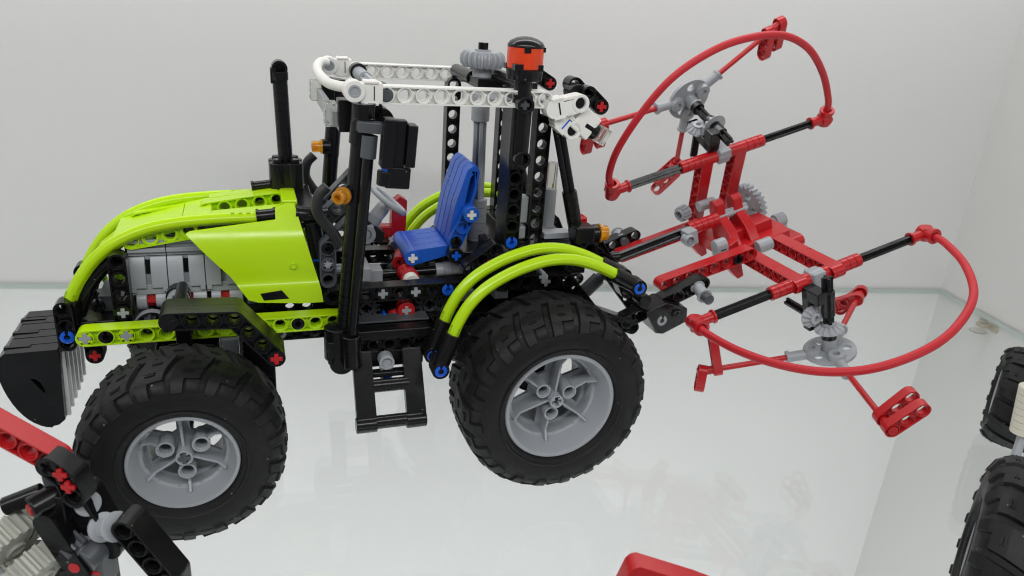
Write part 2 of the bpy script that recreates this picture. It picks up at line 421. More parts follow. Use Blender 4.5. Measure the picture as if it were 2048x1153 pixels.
# ------------------------------------------------------------------ wheels
def tyre_mesh(R, W, rr, lugs, parent, big=True):
    """R outer radius, W half width, rr rim radius; axle along local y"""
    m = MB(); Rb = R - .25
    half = [(rr - .05, W * .80), (rr + .12, W * .93), (rr + (Rb - rr) * .30, W * 1.0), (rr + (Rb - rr) * .62, W * .985), (rr + (Rb - rr) * .86, W * .88), (Rb - .06, W * .70), (Rb, W * .40), (Rb + .03, 0)]
    prof = half + [(r, -w_) for r, w_ in half[-2::-1]]
    T = Matrix.Rotation(radians(-90), 4, 'X')
    m.lathe(prof, 72, T)
    # bead ridge on the sidewall
    for sg in (1, -1):
        m.lathe([(rr + .28, sg * W * .955), (rr + .36, sg * (W * .985 + .05)), (rr + .44, sg * W * .99)], 72, T)
    # tread lugs: two staggered rows, each lug bends from crown to shoulder
    def P(a, w_, h):       # surface point at angle a, side position w (fraction of W), height h
        q = abs(w_)
        r = [(0, Rb + .03), (.4, Rb), (.70, Rb - .06), (.88, rr + (Rb - rr) * .86), (.985, rr + (Rb - rr) * .62), (1.0, rr + (Rb - rr) * .42)]
        for i in range(len(r) - 1):
            if q <= r[i + 1][0] or i == len(r) - 2:
                t = (q - r[i][0]) / (r[i + 1][0] - r[i][0]); rad = r[i][1] + (r[i + 1][1] - r[i][1]) * t; break
        sl = max(0, (q - .55) / .45)
        rad += h * (1 - .55 * sl); y = (w_ * W) + math.copysign(h * .75 * sl, w_)
        return (rad * cos(a), y, rad * sin(a))
    st = 2 * pi / lugs
    for sg in (1, -1):
        for i in range(lugs):
            a = st * (i + (.5 if sg > 0 else 0))
            def block(w0, w1, hw0, hw1, h, sk0, sk1, n=4):
                rows = []
                for k in range(n + 1):
                    t = k / n; w_ = w0 + (w1 - w0) * t; hw = hw0 + (hw1 - hw0) * t; sk = sk0 + (sk1 - sk0) * t
                    rows.append([P(a + sk - hw, sg * w_, -.05), P(a + sk - hw * .86, sg * w_, h), P(a + sk + hw * .86, sg * w_, h), P(a + sk + hw, sg * w_, -.05)])
                vs = [p for r_ in rows for p in r_]
                fs = [(k * 4 + j, k * 4 + j + 1, k * 4 + 5 + j, k * 4 + 4 + j) for k in range(n) for j in range(3)]
                fs += [(0, 3, 2, 1), (n * 4, n * 4 + 1, n * 4 + 2, n * 4 + 3)]
                if sg < 0: fs = [f[::-1] for f in fs]
                m.add(vs, fs)
            block(-.04, .56, st * .435, st * .43, .22, -st * .14, st * .13)
            block(.56, .79, st * .43, st * .43, .21, st * .13, st * .22, 2)
            block(.785, .95, st * .21, st * .20, .05, st * .01, st * .03, 2)
            block(.79, .965, st * .20, st * .19, .19, st * .43, st * .48, 2)
            for k0 in (.24, .285, .60, .645):
                block(k0, k0 + .02, st * .15, st * .15, .245, st * (k0 * .45 - .14), st * (k0 * .45 - .13), 1)
    return m.build('tyre', rub, parent, bevel=0, ang=32)
def rim_mesh(rr, W, parent, rot=0):
    m = MB(); T = Matrix.Rotation(rot, 4, 'Y') @ Matrix.Rotation(radians(90), 4, 'X')   # local w -> -y (outwards), u = x, v = z
    f = W * .86
    d = f - rr * .62         # depth of the centre plate
    R2 = rr * .80
    m.lathe([(rr * .995, f - .5), (rr, f), (rr * .985, f + .07), (rr * .93, f + .07), (rr * .915, f - .02), (rr * .90, f - .14), (R2, f - rr * .36), (R2 - .16, f - rr * .38), (R2 - .20, d - .05), (R2 - .20, -W * .8), (R2 + .1, -W * .8), (rr * .97, -W * .86), (rr, -W * .8)], 64, T)
    Rp = R2 - .22
    wins = []
    for i in range(6):
        a = radians(60 * i); hw = radians(22)
        wins.append([((Rp * .93) * cos(a + hw * (k / 3 - 1)), (Rp * .93) * sin(a + hw * (k / 3 - 1))) for k in range(7)] + [((Rp * .50) * cos(a + hw * .5), (Rp * .50) * sin(a + hw * .5)), ((Rp * .50) * cos(a - hw * .5), (Rp * .50) * sin(a - hw * .5))])
    hb = [circle(1.0 * cos(radians(t)), 1.0 * sin(radians(t)), .31, 16) for t in (30, 150, 270)] if False else []
    m.plate(circle(0, 0, Rp + .05, 48), wins, d - .25, d, T)
    for t in (30, 150, 270):
        x, y = 1.0 * cos(radians(t)), 1.0 * sin(radians(t))
        m.lathe([(.30, d - .2), (.43, d - .2), (.43, f - rr * .26 - .12), (.46, f - rr * .26 - .12), (.46, f - rr * .26), (.36, f - rr * .26), (.36, f - rr * .26 - .1), (.30, f - rr * .26 - .1)], 24, T @ Matrix.Translation((x, y, 0)), closed=True)
    h = f - rr * .16
    m.plate(circle(0, 0, .43, 24), [crossloop(0, 0, .31, .11, .3)], d - .2, h, T)
    for t in range(30, 390, 60):
        a = radians(t); c, s_ = cos(a), sin(a); w2 = .07
        r0 = 1.4 if t % 120 == 30 else .42
        p = [(r0, d), (r0, f - rr * .30 if r0 > 1 else f - rr * .30), (R2 * .80, f - rr * .33), (R2 * 1.0, f - rr * .20), (R2 * 1.04, f - rr * .36), (R2 - .2, d)]
        A = Matrix(((c, 0, -s_, 0), (s_, 0, c, 0), (0, 1, 0, 0), (0, 0, 0, 1)))
        m.plate(p, [], -w2, w2, T @ A)
    for t in range(0, 360, 30):
        a = radians(t + 15); x, y = R2 * .955 * cos(a), R2 * .955 * sin(a)
        m.lathe([(.07, f - rr * .38), (.06, f - rr * .38 + .06), (0, f - rr * .38 + .07)], 8, T @ Matrix.Translation((x, y, 0)))
    return m.build('rim', grey, parent, bevel=.02)
def wheel(name, loc, R, W, rr, lugs, parent, flip=False, rot=0):
    e = empty(name, loc, (0, 0, pi if flip else 0), parent=parent)
    tyre_mesh(R, W, rr, lugs, e); rim_mesh(rr, W, e, rot)
    return e

# ------------------------------------------------------------------ tractor
YAW = .168
TR = empty('toy_tractor', (-16.402, 2.151, 0), (0, 0, YAW),
           label='lime green and black building-brick toy tractor with white roof frame and blue seat', cat='toy tractor')
wheel('rear_wheel', (25.6, -8.4, 5.95), 5.95, 2.68, 3.5, 20, TR, rot=radians(8))
wheel('rear_wheel', (25.6, 8.4, 5.95), 5.95, 2.68, 3.5, 22, TR, flip=True)
wheel('front_wheel', (4.8, -8.7, 5.2), 5.2, 2.33, 2.75, 18, TR, rot=radians(-3))
wheel('front_wheel', (4.8, 8.7, 5.2), 5.2, 2.33, 2.75, 20, TR, flip=True)
axle((25.6, -9.6, 5.95), (25.6, 9.6, 5.95), black, TR)
axle((4.8, -10.35, 5.2), (4.8, 10.35, 5.2), dgrey, TR)
def arm(pts, y0, mat, cross=(), th=.97, **k): return liftarm(pts, XZ(y0), mat, TR, cross, th, **k)
OUT = (0, -1, 0)
def gx(x, z, y, mat=grey):   # axle end showing in a near-side hole
    return axle((x, y + .03, z), (x, y + .9, z), mat, TR, 'axle')
# lime chassis beams
arm([(0, 9.94), (14, 9.94)], -5, lime, cross=(0, 2)); arm([(0, 9.94), (14, 9.94)], 4, lime)
gx(0, 9.94, -5); gx(2, 9.94, -5); pin((1, -4.95, 9.94), OUT, black, TR); pin((11, -4.95, 9.94), OUT, black, TR)
axle((3, -4.2, 10.0), (3, 4.2, 10.0), dgrey, TR)
# lower black chassis beams
arm([(9, 8.95), (23, 8.95)], -4, black); arm([(9, 8.95), (23, 8.95)], 3, black)
pin((12, -3.95, 8.95), OUT, black, TR); pin((10, -3.95, 8.95), OUT, grey, TR)
pin((14, -3.95, 8.95), OUT, pinblue, TR)
arm([(0.15, 9.6), (0.15, 8.4)], -4, black, cross=(1,)); gx(.15, 8.4, -4, red)
arm([(9.7, 9.9), (17.7, 9.9)], -2.5, black); arm([(2, 9.0), (12, 9.0)], -2.6, black)
arm([(2, 9.0), (12, 9.0)], 1.6, black)
m = MB(); m.box(1.5, 9.5, -3.2, 3.2, 8.7, 9.5); m.box(3.2, 6.6, -4.0, 4.0, 6.6, 8.6); m.box(4.3, 5.3, -6.0, 6.0, 4.8, 6.6); m.build('front_axle_block', black, TR, bevel=.08)
m = MB(); m.box(2.1, 2.9, -5.2, -4.4, 7.4, 8.9); m.build('suspension_block', dgrey, TR, bevel=.06)
m = MB(); m.box(6.8, 7.7, -5.2, -4.2, 6.9, 9.4); m.build('suspension_block', grey, TR, bevel=.06)
m = MB(); m.box(4.5, 5.3, -5.6, -5.0, 6.0, 12.2); m.build('upright', black, TR, bevel=.06)
m = MB(); m.box(7.9, 9.6, -6.2, -4.9, 6.2, 9.8); m.build('upright', black, TR, bevel=.06)
# front mudguard (two bent beams side by side)
mg = [(4.67, 12.62), (7.7, 12.5), (9.6, 10.15)]
for y in (-9.6, -8.62): arm(mg, y, black, cross=(0, 6))
gx(4.67, 12.62, -9.62, black); gx(9.6, 10.15, -9.7, red)
for y in (8.6, 7.6): arm(mg, y, black)
rod((5.0, -7.6, 12.5), (5.0, -4.5, 12.5), .3, black, TR); rod((5.0, 7.6, 12.5), (5.0, 4.5, 12.5), .3, black, TR)
# nose weights: quarter discs side by side with pale strips between
def wprof(x0=-4.75, z1=8.45, x1=-2.05, zb=3.7, ins=0):
    p = [(x1 - ins, zb + .3), (x1 - .35, zb + ins)]
    p += [(x1 - .35 - .3, zb - .05 + ins)]
    for k in range(1, 12):
        t = k / 12; a = radians(-86) - (radians(86)) * t
        cxx, czz = -2.5, 8.0
        p.append((cxx + 2.35 * cos(a) - .12 + ins * .5, czz + 4.45 * sin(a) + ins))
    p += [(x0 - .2 + ins, 7.7), (x0 - .15 + ins, 8.0 - ins), (x0 + .3, z1 - ins), (x1 + .2 - ins, z1 + .05 - ins), (x1 + .25 - ins, z1 - .3)]
    return p
WT = empty('front_weight', (0, 0, 0), parent=TR)
for i in range(6):
    m = MB(); y = -3 + i
    m.plate(wprof(), [[(-3.40, 6.80), (-3.32, 6.86), (-2.98, 6.57), (-2.78, 5.96), (-2.84, 5.86), (-3.10, 6.30)]] if i % 2 == 0 else [], y + .03, y + .95, XZ(0)); m.build('curved_panel', black, WT, bevel=.05)
for i in range(6):
    m = MB(); y = -2.3 + i * 1.0
    m.plate([(-2.1, 3.95), (-1.86, 3.95), (-1.70, 8.0), (-2.0, 8.0)], [], y - .13, y + .13, XZ(0)); m.build('strip', stripe, WT, bevel=.02)
for i in range(3):
    m = MB(); m.box(-4.6, -3.3, -2.3 + i * 1.9, -2.0 + i * 1.9, 8.2, 8.52); m.build('slot_bar', black, WT, bevel=.02)
arm([(-1.2, 11), (-1.2, 9.0)], -3.4, black); arm([(-1.2, 11), (-1.2, 9.0)], 2.5, black)
pin((-1.17, -3.45, 9.4), OUT, pinblue, TR)
rod((-1.15, -2.5, 9.3), (-.85, -2.5, 11.3), .5, black, TR, 'axle_connector'); rod((-1.15, 2.5, 9.3), (-.85, 2.5, 11.3), .5, black, TR, 'axle_connector')
m = MB(); m.box(-1.6, -.9, -2.0, 2.0, 8.4, 10.9); m.box(-.9, 1.2, -2.6, 2.6, 8.9, 9.9); m.build('nose_block', black, TR, bevel=.08)
# hood edges: two lime tubes
arc = [(-1.03, 10.93), (-.66, 11.85), (-.12, 12.74), (.58, 13.61), (1.42, 14.33), (2.34, 14.85), (3.41, 15.25), (4.67, 15.50), (6.02, 15.63), (7.39, 15.70), (9.06, 15.72)]
for y in (-2.5, 2.5):
    flex([(x, y, z) for x, z in arc], lime, TR, 'hood_tube')
    bush((9.06, y, 15.74), (10.15, y, 15.84), black, TR, 'axle_connector')
# black curved support below the tubes
blk = [(-.75, 10.2), (-.35, 11.3), (.25, 12.3), (1.0, 13.1), (1.9, 13.6)]
for y in (-2.1, 2.1):
    m = MB(); m.sweep(catmull([(x, y, z) for x, z in blk], 6), .42); m.build('curved_liftarm', black, TR, bevel=0)
# hood top: sloping lime panels
def slab(name, xs, y0, y1, mat, th=.5, holes=(), par=None):
    (xa, za), (xb, zb) = xs; L = hypot(xb - xa, zb - za); c, s_ = (xb - xa) / L, (zb - za) / L
    T = Matrix(((c, 0, -s_, xa), (0, 1, 0, 0), (s_, 0, c, za), (0, 0, 0, 1)))
    m = MB(); m.plate([(0, y0), (L, y0), (L, y1), (0, y1)], holes, -th, 0, T)
    return m.build(name, mat, par or TR, bevel=.05)
slab('hood_panel', [(.2, 13.2), (1.6, 14.35)], -1.75, 1.75, lime)
slab('hood_panel', [(1.35, 14.5), (5.0, 15.45)], -2.1, 2.1, lime)
slab('hood_panel', [(5.04, 15.5), (6.6, 15.8)], -1.9, 1.9, lime)
for y in (-2.5, 1.6):
    arm([(2.4, 14.5), (5.4, 14.98)], y, lime, th=.6)
# rear part of the hood: a channel between beams, holes in its far side
slab('hood_rail', [(6.4, 15.72), (10.55, 16.08)], -1.95, -.95, lime, th=.4)
arm([(6.3, 15.42), (10.3, 15.98)], .15, lime)
slab('hood_panel', [(6.5, 15.3), (10.4, 15.7)], -.95, .15, lime, th=.15)
slab('hood_panel', [(6.4, 15.95), (10.55, 16.48)], 1.12, 1.95, lime, th=.4)
m = MB(); m.box(10.5, 11.4, -1.85, 1.85, 16.0, 16.5); m.build('hood_rear_plate', lime, TR, bevel=.1)
bush((8.9, 1.7, 16.45), (10.2, 1.7, 16.6), black, TR, 'axle_connector', r=.3, flange=.36)
# side panels of the engine
pan = [(5.33, 15.2), (5.42, 15.29), (10.07, 15.75), (10.09, 16.51), (11.15, 16.58), (11.59, 14.92), (12.41, 11.84), (12.54, 10.85), (11.44, 10.97), (11.3, 11.2), (8.9, 11.2), (8.36, 11.4), (8.01, 11.95), (7.45, 12.8)]
def side_panel(y, sg):
    e = empty('side_panel', (0, 0, 0), parent=TR)
    # curved outward: built as strips whose y bulges
    m = MB(); n = 18
    zt = [16.65, 10.95]
    loops = [Vector((p[0], p[1], 0)) for p in pan]
    import bisect
    def xr(z):
        xs = []
        for i in range(len(pan)):
            (xa, za), (xb, zb) = pan[i], pan[(i + 1) % len(pan)]
            if (za - z) * (zb - z) <= 0 and za != zb: xs.append(xa + (xb - xa) * (z - za) / (zb - za))
        return (min(xs), max(xs)) if xs else None
    rows = []
    zs = [16.55, 16.25, 16.0, 15.765, 15.745, 15.6, 15.45, 15.3, 15.2, 15.0, 14.8, 14.4, 14.0, 13.6, 13.2, 12.8, 12.5, 12.35, 12.24, 12.15, 12.0, 11.7, 11.4, 11.2, 11.0]; n = len(zs) - 1
    for z in zs:
        r_ = xr(z)
        K = [(17, -.95), (16.55, -.6), (16.0, -.22), (15.5, .12), (15.2, .33), (14.9, .50), (14.5, .66), (14.0, .77), (13.2, .84), (12.5, .85), (12.35, .88), (12.15, 1.0), (12.0, 1.04), (11.3, 1.1), (10.9, 1.1)]
        for q in range(len(K) - 1):
            if K[q][0] >= z >= K[q + 1][0]: bul = K[q][1] + (K[q + 1][1] - K[q][1]) * (K[q][0] - z) / (K[q][0] - K[q + 1][0])
        rows.append((z, r_[0], r_[1], bul))
    N = 14
    for sgn, dy in ((1, 0), (-1, .14)):
        pass
    vs = []; fs = []
    for z, a, b_, bl in rows:
        for j in range(N + 1):
            x = a + (b_ - a) * j / N
            vs.append((x, y + sg * (bl), z))
    M0 = len(vs)
    vs += [(p[0], p[1] - sg * .16, p[2]) for p in vs]
    def inwin(x, z): return 11.62 < z < 12.02 and 9.0 < x < 10.5 + (12.02 - z) * -.4
    def idx(i, j): return i * (N + 1) + j
    for i in range(n):
        for j in range(N):
            q = (idx(i, j), idx(i, j + 1), idx(i + 1, j + 1), idx(i + 1, j))
            fs.append(q if sg < 0 else q[::-1]); q2 = tuple(a + M0 for a in q); fs.append(q2[::-1] if sg < 0 else q2)
    def rim_(a, b_): fs.append((a, b_, b_ + M0, a + M0))
    for i in range(n): rim_(idx(i + 1, 0), idx(i, 0)); rim_(idx(i, N), idx(i + 1, N))
    for j in range(N): rim_(idx(0, j), idx(0, j + 1)); rim_(idx(n, j + 1), idx(n, j))
    m.add(vs, fs); m.build('panel', lime, e, bevel=0, ang=45)
    m = MB(); m.plate([(9.02, 11.74), (10.2, 11.88), (10.6, 11.35), (9.19, 11.32)], [], 0, .16, XZ(y + sg * 1.04 - .08)); m.build('vent', black, e, bevel=.02)
    m = MB(); T, L = axis((10.9, y + sg * .80, 13.3), (10.9, y + sg * .97, 13.3)); m.lathe([(.2, 0), (.2, L), (.15, L + .02), (.12, L - .03), (0, L - .03)], 16, T); m.build('stud', lime, e, bevel=0)
    return e
side_panel(-3.3, -1); side_panel(3.3, 1)
# engine: grey cylinder blocks, crank shaft, fan
EN = empty('engine', (0, 0, 0), parent=TR)
for i in range(4):
    x0 = 2.15 + i * 1.98
    m = MB(); x1 = x0 + 1.94
    T = XZ(0)
    # stepped block
    for (za, zb, y) in ((14.30, 14.52, -2.35), (14.02, 14.30, -2.15), (13.78, 14.02, -2.38), (13.55, 13.78, -2.2), (14.52, 14.62, -1.7)):
        m.box(x0, x1, y, -y, za, zb)
    m.build('cylinder_head', grey, EN, bevel=.03)
    m = MB()
    for xa, xb in ((x0, x0 + .82), (x0 + 1.1, x1)):
        prof = [(-2.25, 13.5), (-2.5, 13.1), (-2.62, 12.6), (-2.66, 12.1), (-2.66, 11.75), (0, 11.75), (0, 13.5)]
        m.plate([(a, b_) for a, b_ in prof], [], 0, xb - xa, YZ(xa))
    m.box(x0 + .02, x0 + .3, -2.66, -2.2, 11.5, 11.76); m.box(x1 - .3, x1 - .02, -2.66, -2.2, 11.5, 11.76)
    m.build('cylinder', grey, EN, bevel=.03)
    m = MB(); m.box(x0 + .8, x0 + 1.12, -2.3, 2.3, 11.7, 12.45); m.box(x0 + .8, x0 + 1.12, -2.1, 2.1, 12.45, 13.5); m.build('cylinder_core', grey, EN, bevel=0)
    m = MB(); m.box(x0 + .8, x0 + 1.12, -2.16, -2.1, 12.46, 13.3); m.build('slot', black, EN, bevel=0)
    m = MB(); m.box(x0, x1, -2.5, 2.5, 11.3, 11.9); m.build('crankcase', grey, EN, bevel=.06)
    m = MB(); m.cyl((x0 + .2, -2.1, 10.85), (x0 + .75, -2.1, 10.85), .6); m.build('crank_web', grey, EN, bevel=.05)
    m = MB(); m.cyl((x0 + 1.2, -2.1, 10.9), (x0 + 1.95, -2.1, 10.9), .55); m.build('crank_web', flatsilver, EN, bevel=.05)
    axle((x0 + .7, -2.2, 10.9), (x0 + 1.3, -2.2, 10.9), red, EN, r=.36)
m = MB(); m.box(2.2, 10, -1.5, 1.5, 9.4, 11.2); m.build('engine_core', dgrey, EN, bevel=.05)
rod((4.6, -3.3, 11.35), (4.6, -2.6, 11.35), .66, black, EN, 'pulley'); rod((4.62, -3.9, 11.3), (4.62, -3.3, 11.3), .6, flatsilver, EN, 'pulley')
m = MB(); T, L = axis((3.1, -3.2, 9.6), (3.1, -2.9, 9.6)); m.lathe([(.9, 0), (1.0, 0), (1.0, .3), (.9, .3)], 24, T, closed=True); m.build('belt_ring', grey, EN, bevel=0)
arm([(1.75, 13.7), (1.75, 9.7)], -3.6, black, cross=(3,)); gx(1.75, 10.7, -3.6)
arm([(1.75, 13.7), (1.75, 9.7)], 2.6, black)
pin((.3, -2.1, 10.6), (0.2, -1, 0), black, TR)
m = MB(); m.box(.2, 1.0, -1.3, 1.3, 9.9, 10.9); m.build('radiator_block', dgrey, TR, bevel=.05)
# black parts between hood and cab
m = MB(); m.box(11.3, 12.4, -2.6, 2.6, 15.0, 16.3); m.build('bulkhead', black, TR, bevel=.1)
bush((11.2, -2.6, 15.9), (13.0, -2.6, 15.7), black, TR, 'axle_connector', r=.5, flange=.55)
rod((12.1, -2.8, 15.5), (12.6, -2.8, 12.3), .48, black, TR, 'axle_connector')
m = MB(); m.lathe([(.44, 0), (.52, 0), (.52, .12), (.44, .12)], 20, axis((12.45, -2.8, 13.3), (12.55, -2.8, 12.7))[0], closed=True); m.build('ring', pinblue, TR, bevel=0)
m = MB(); m.box(12.0, 13.4, -3.0, 3.0, 9.6, 12.4); m.build('gearbox_block', black, TR, bevel=.1)
# exhaust
EX = empty('exhaust', (11.0, 2.0, 0), parent=TR)
m = MB()
for dx, dy in ((-.5, -.5), (.5, -.5), (-.5, .5), (.5, .5)):
    m.cyl((dx, dy, 15.4), (dx, dy, 18.0), .52); m.cyl((dx, dy, 18.0), (dx, dy, 18.22), .3)
m.box(-.5, .5, -.9, .9, 15.4, 17.95); m.box(-.9, .9, -.5, .5, 15.4, 17.95); m.build('silencer', black, EX, bevel=.04)
connector((0, 0, 18.0), (-.15, 0, 23.2), black, EX, 'pipe', r=.44)
m = MB(); m.ring((-.15, -.55, 23.6), (-.15, .45, 23.6), .46, .3); m.cyl((-.15, .3, 23.6), (-.15, .4, 23.6), .4); m.cyl((-.15, -.1, 22.9), (-.15, -.1, 23.4), .5); m.box(-.68, -.35, -.35, .35, 22.7, 23.6); m.build('pipe_end', black, EX, bevel=.03)
# ---------------- cab
for sg in (-1, 1):
    Y = 6.0 * sg
    b0, b1 = Vector((13.45, Y, 9.0)), Vector((14.66, Y, 22.6))
    d = b1 - b0
    rod(b0, b0 + d * .08, .46, black, TR, 'post_segment')
    connector(b0 + d * .05, b0 + d * .40, black, TR, 'post_connector', r=.47)
    rod(b0 + d * .40, b0 + d * .62, .5, black, TR, 'post_segment')
    rod(b0 + d * .62, b0 + d * .86, .52, black, TR, 'post_segment')
    rod(b0 + d * .86, b1, .62, black, TR, 'post_segment')
    t0, t1 = Vector((13.85, Y + sg * .95, 10.0)), Vector((14.82, Y + sg * .95, 20.9))
    rod(t0, t1, .30, black, TR, 'bar'); rod(t0 + (t1 - t0) * .93, t1 + (t1 - t0) * .04, .42, dgrey, TR, 'bar_end')
    m = MB(); m.cyl((13.1, Y, 8.1), (13.1, Y, 10.1), .75); m.cyl((13.85, Y + sg * .9, 7.9), (13.8, Y + sg * .9, 9.9), .55); m.box(12.5, 13.9, Y - .7, Y + .7, 8.0, 9.4); m.cyl((13.3, Y - .7, 8.0), (13.3, Y + .7, 8.0), .72)
    m.build('pivot_block', black, TR, bevel=.06)
    # indicator lamp
    lp = Vector((13.7, Y - .15, 18.0)) if sg < 0 else Vector((13.9, Y - .6, 18.2))
    ld = Vector((-.55, -.82, 0)) if sg < 0 else Vector((-1, 0, 0))
    m = MB(); m.cyl(lp - ld * .2, lp + ld * .35, .5); m.build('lamp_socket', black, TR, bevel=.04)
    m = MB(); T, L = axis(lp + ld * .35, lp + ld * 1.1); m.lathe([(0, 0), (.48, 0), (.48, .12), (.38, .14), (.38, .62), (.32, .68), (.2, .68), (.2, .3), (0, .3)], 24, T); m.build('indicator_lamp', amber, TR, bevel=0)
    # ribbed hose at the windscreen foot
    m = MB(); m.sweep(catmull([(12.9, Y * .68, 17.9), (12.45, Y * .68, 17.4), (12.3, Y * .68, 16.6), (12.6, Y * .68, 15.9), (13.2, Y * .68, 15.1), (13.6, Y * .69, 14.4)], 8), .31); m.build('hose', hose, TR, bevel=0)
    # white corner piece of the roof
    xe, ze = 14.15, 23.45
    m = MB(); T, L = axis((xe, Y - .5, ze), (xe, Y + .5, ze)); m.lathe([(.32, 0), (.56, 0), (.56, L), (.32, L)], 24, T, closed=True)
    m.plate([(0, -.52), (.95, -.5), (1.15, -.55), (1.15, .55), (.95, .5), (0, .52)], [], -.42, .42, Matrix(((1, 0, 0, xe), (0, 0, 1, Y), (0, 1, 0, ze - .02), (0, 0, 0, 1))) @ Matrix.Translation((.3, -.06, 0)))
    m.box(xe + .5, xe + 1.25, Y - .5, Y + .5, ze + .42, ze + .56); m.box(xe + .5, xe + 1.25, Y - .5, Y + .5, ze - .68, ze - .54)
    m.build('roof_corner', white, TR, bevel=.04)
    m = MB(); m.box(xe + .98, xe + 1.03, Y - .44, Y + .44, ze - .42, ze + .3); m.build('slot', black, TR, bevel=0)
    m = MB(); T, L = axis((xe, Y - .52, ze), (xe, Y + .52, ze)); m.lathe([(0, .1), (.2, .1), (.24, .04), (.42, .04), (.44, .1), (.44, L - .1), (0, L - .1)], 20, T); m.build('pin', grey, TR, bevel=0)
# curved white front rail
rail = [(13.98, -5.5, 23.5), (13.55, -3.6, 23.37), (13.28, -1.6, 23.28), (13.12, .8, 23.36), (13.1, 2.4, 23.5), (13.25, 3.7, 23.66), (13.55, 4.7, 23.76), (13.9, 5.2, 23.7)]
m = MB(); m.sweep(catmull(rail, 6), .29, n=16); m.build('front_rail', white, TR, bevel=0)
m = MB()
m.plate([(-4.6, 0), (4.6, 0), (4.2, -.9), (-4.2, -.9)], [], 0, .3, Matrix(((0, 0, 1, 13.2), (1, 0, 0, 0), (0, 1, 0, 22.15), (0, 0, 0, 1)))); m.build('front_bar', grey, TR, bevel=.04)
for yy in (-4.4, 4.6):
    e = empty('headlight', (13.3, yy, 22.0), parent=TR)
    m = MB(); m.box(-.5, .15, -.5, .5, -.65, .65)
    m.build('lens', clear, e, bevel=.08)
    m = MB(); m.box(.2, 1.0, -.6, .6, -.9, .8); m.build('housing', black, e, bevel=.06)
    m = MB()
    for k in range(3): m.box(-.54, -.5, -.4, .4, -.45 + k * .4, -.38 + k * .4)
    m.build('reflector', flatsilver, e, bevel=0)
bush((14.6, -6.5, 22.0), (14.6, -6.5, 22.9), black, TR, 'axle_connector', r=.6, flange=.62)
m = MB(); m.cyl((15.6, -6.0, 21.9), (15.6, -4.6, 21.9), .7); m.cyl((15.2, -6.0, 22.5), (15.2, -4.8, 22.5), .5); m.build('roof_joint', black, TR, bevel=.05)
# side roof beams
for y0 in (-6.05, 5.05):
    arm([(15.86, 23.26), (24.86, 23.22)], y0, white)
    pin((15.86, y0 + .02, 23.26), OUT, dgrey, TR, slot=False)
rod((15.86, -6.04, 23.26), (15.86, -5.2, 23.26), .28, dgrey, TR, 'pin')
rod((15.86, -5.0, 23.26), (15.86, -4.3, 23.26), .5, black, TR, 'bush'); rod((15.86, 5.05, 23.26), (15.86, 4.2, 23.26), .55, black, TR, 'bush')
connector((15.86, -4.4, 23.2), (15.86, -1.5, 23.2), grey, TR, r=.4); axle((15.86, -1.6, 23.2), (15.86, 1.6, 23.2), flatsilver, TR, r=.33); connector((15.86, 1.4, 23.2), (15.86, 4.4, 23.2), grey, TR, r=.42)
# mirror on the near side
MI = empty('mirror', (15.6, -7.6, 20.6), (radians(0), radians(4), radians(0)), parent=TR)
m = MB(); m.box(-1.5, .2, .1, .9, .85, 1.4); m.build('arm', dgrey, MI, bevel=.05)
m = MB(); m.box(-.3, .35, -.5, .45, -.8, 1.75); m.box(.35, .95, -.2, .45, -1.7, 1.7); m.box(.95, 1.45, -.6, .4, -.65, 1.55); m.build('shell', black, MI, bevel=.07)
m = MB(); m.cyl((0, -.1, -1.75), (0, -.1, -.95), .42); m.box(0, 1.3, -.4, .4, -1.85, -.72); m.build('foot', black, MI, bevel=.07)
m = MB(); m.cyl((.1, -.1, -.98), (.1, -.1, -.78), .3); m.build('joint', pinblue, MI, bevel=0)
# rear posts
def vbeam(x, y0, z0, n, **k): return arm([(x, z0), (x, z0 + n)], y0, black, **k)
vbeam(23.8, -5.0, 14.45, 9); vbeam(25.68, -4.1, 13.3, 9)
vbeam(22.35, 4.55, 13.6, 9); vbeam(25.68, 3.1, 13.3, 9)
m = MB(); m.box(23.35, 24.25, -4.0, -3.0, 14.0, 23.6); m.build('post_backing', black, TR, bevel=.04)
pin((23.8, -5.05, 14.45), OUT, pinblue, TR)
arm([(24.8, 13.6), (28.8, 13.6)], -4.6, black); arm([(24.8, 13.6), (28.8, 13.6)], 3.6, black)
m = MB(); m.box(24.6, 28.4, -3.4, 3.4, 13.1, 14.1); m.build('rear_platform', black, TR, bevel=.08)
for sg in (-1, 1):
    p0, p1 = Vector((25.9, 4.9 * sg, 22.7)), Vector((28.35, 4.9 * sg, 14.2)); d = p1 - p0
    for dx in (-.18, .18):
        m = MB(); m.cyl(p0 + Vector((dx, 0, 0)), p0 + d * .62 + Vector((dx, 0, 0)), .2, n=12); m.build('strut_bar', black, TR, bevel=0)
    connector(p0 + d * .60, p0 + d * .88, black, TR, r=.46); rod(p0 + d * .88, p1 + d * .05, .5, black, TR, 'strut_end')
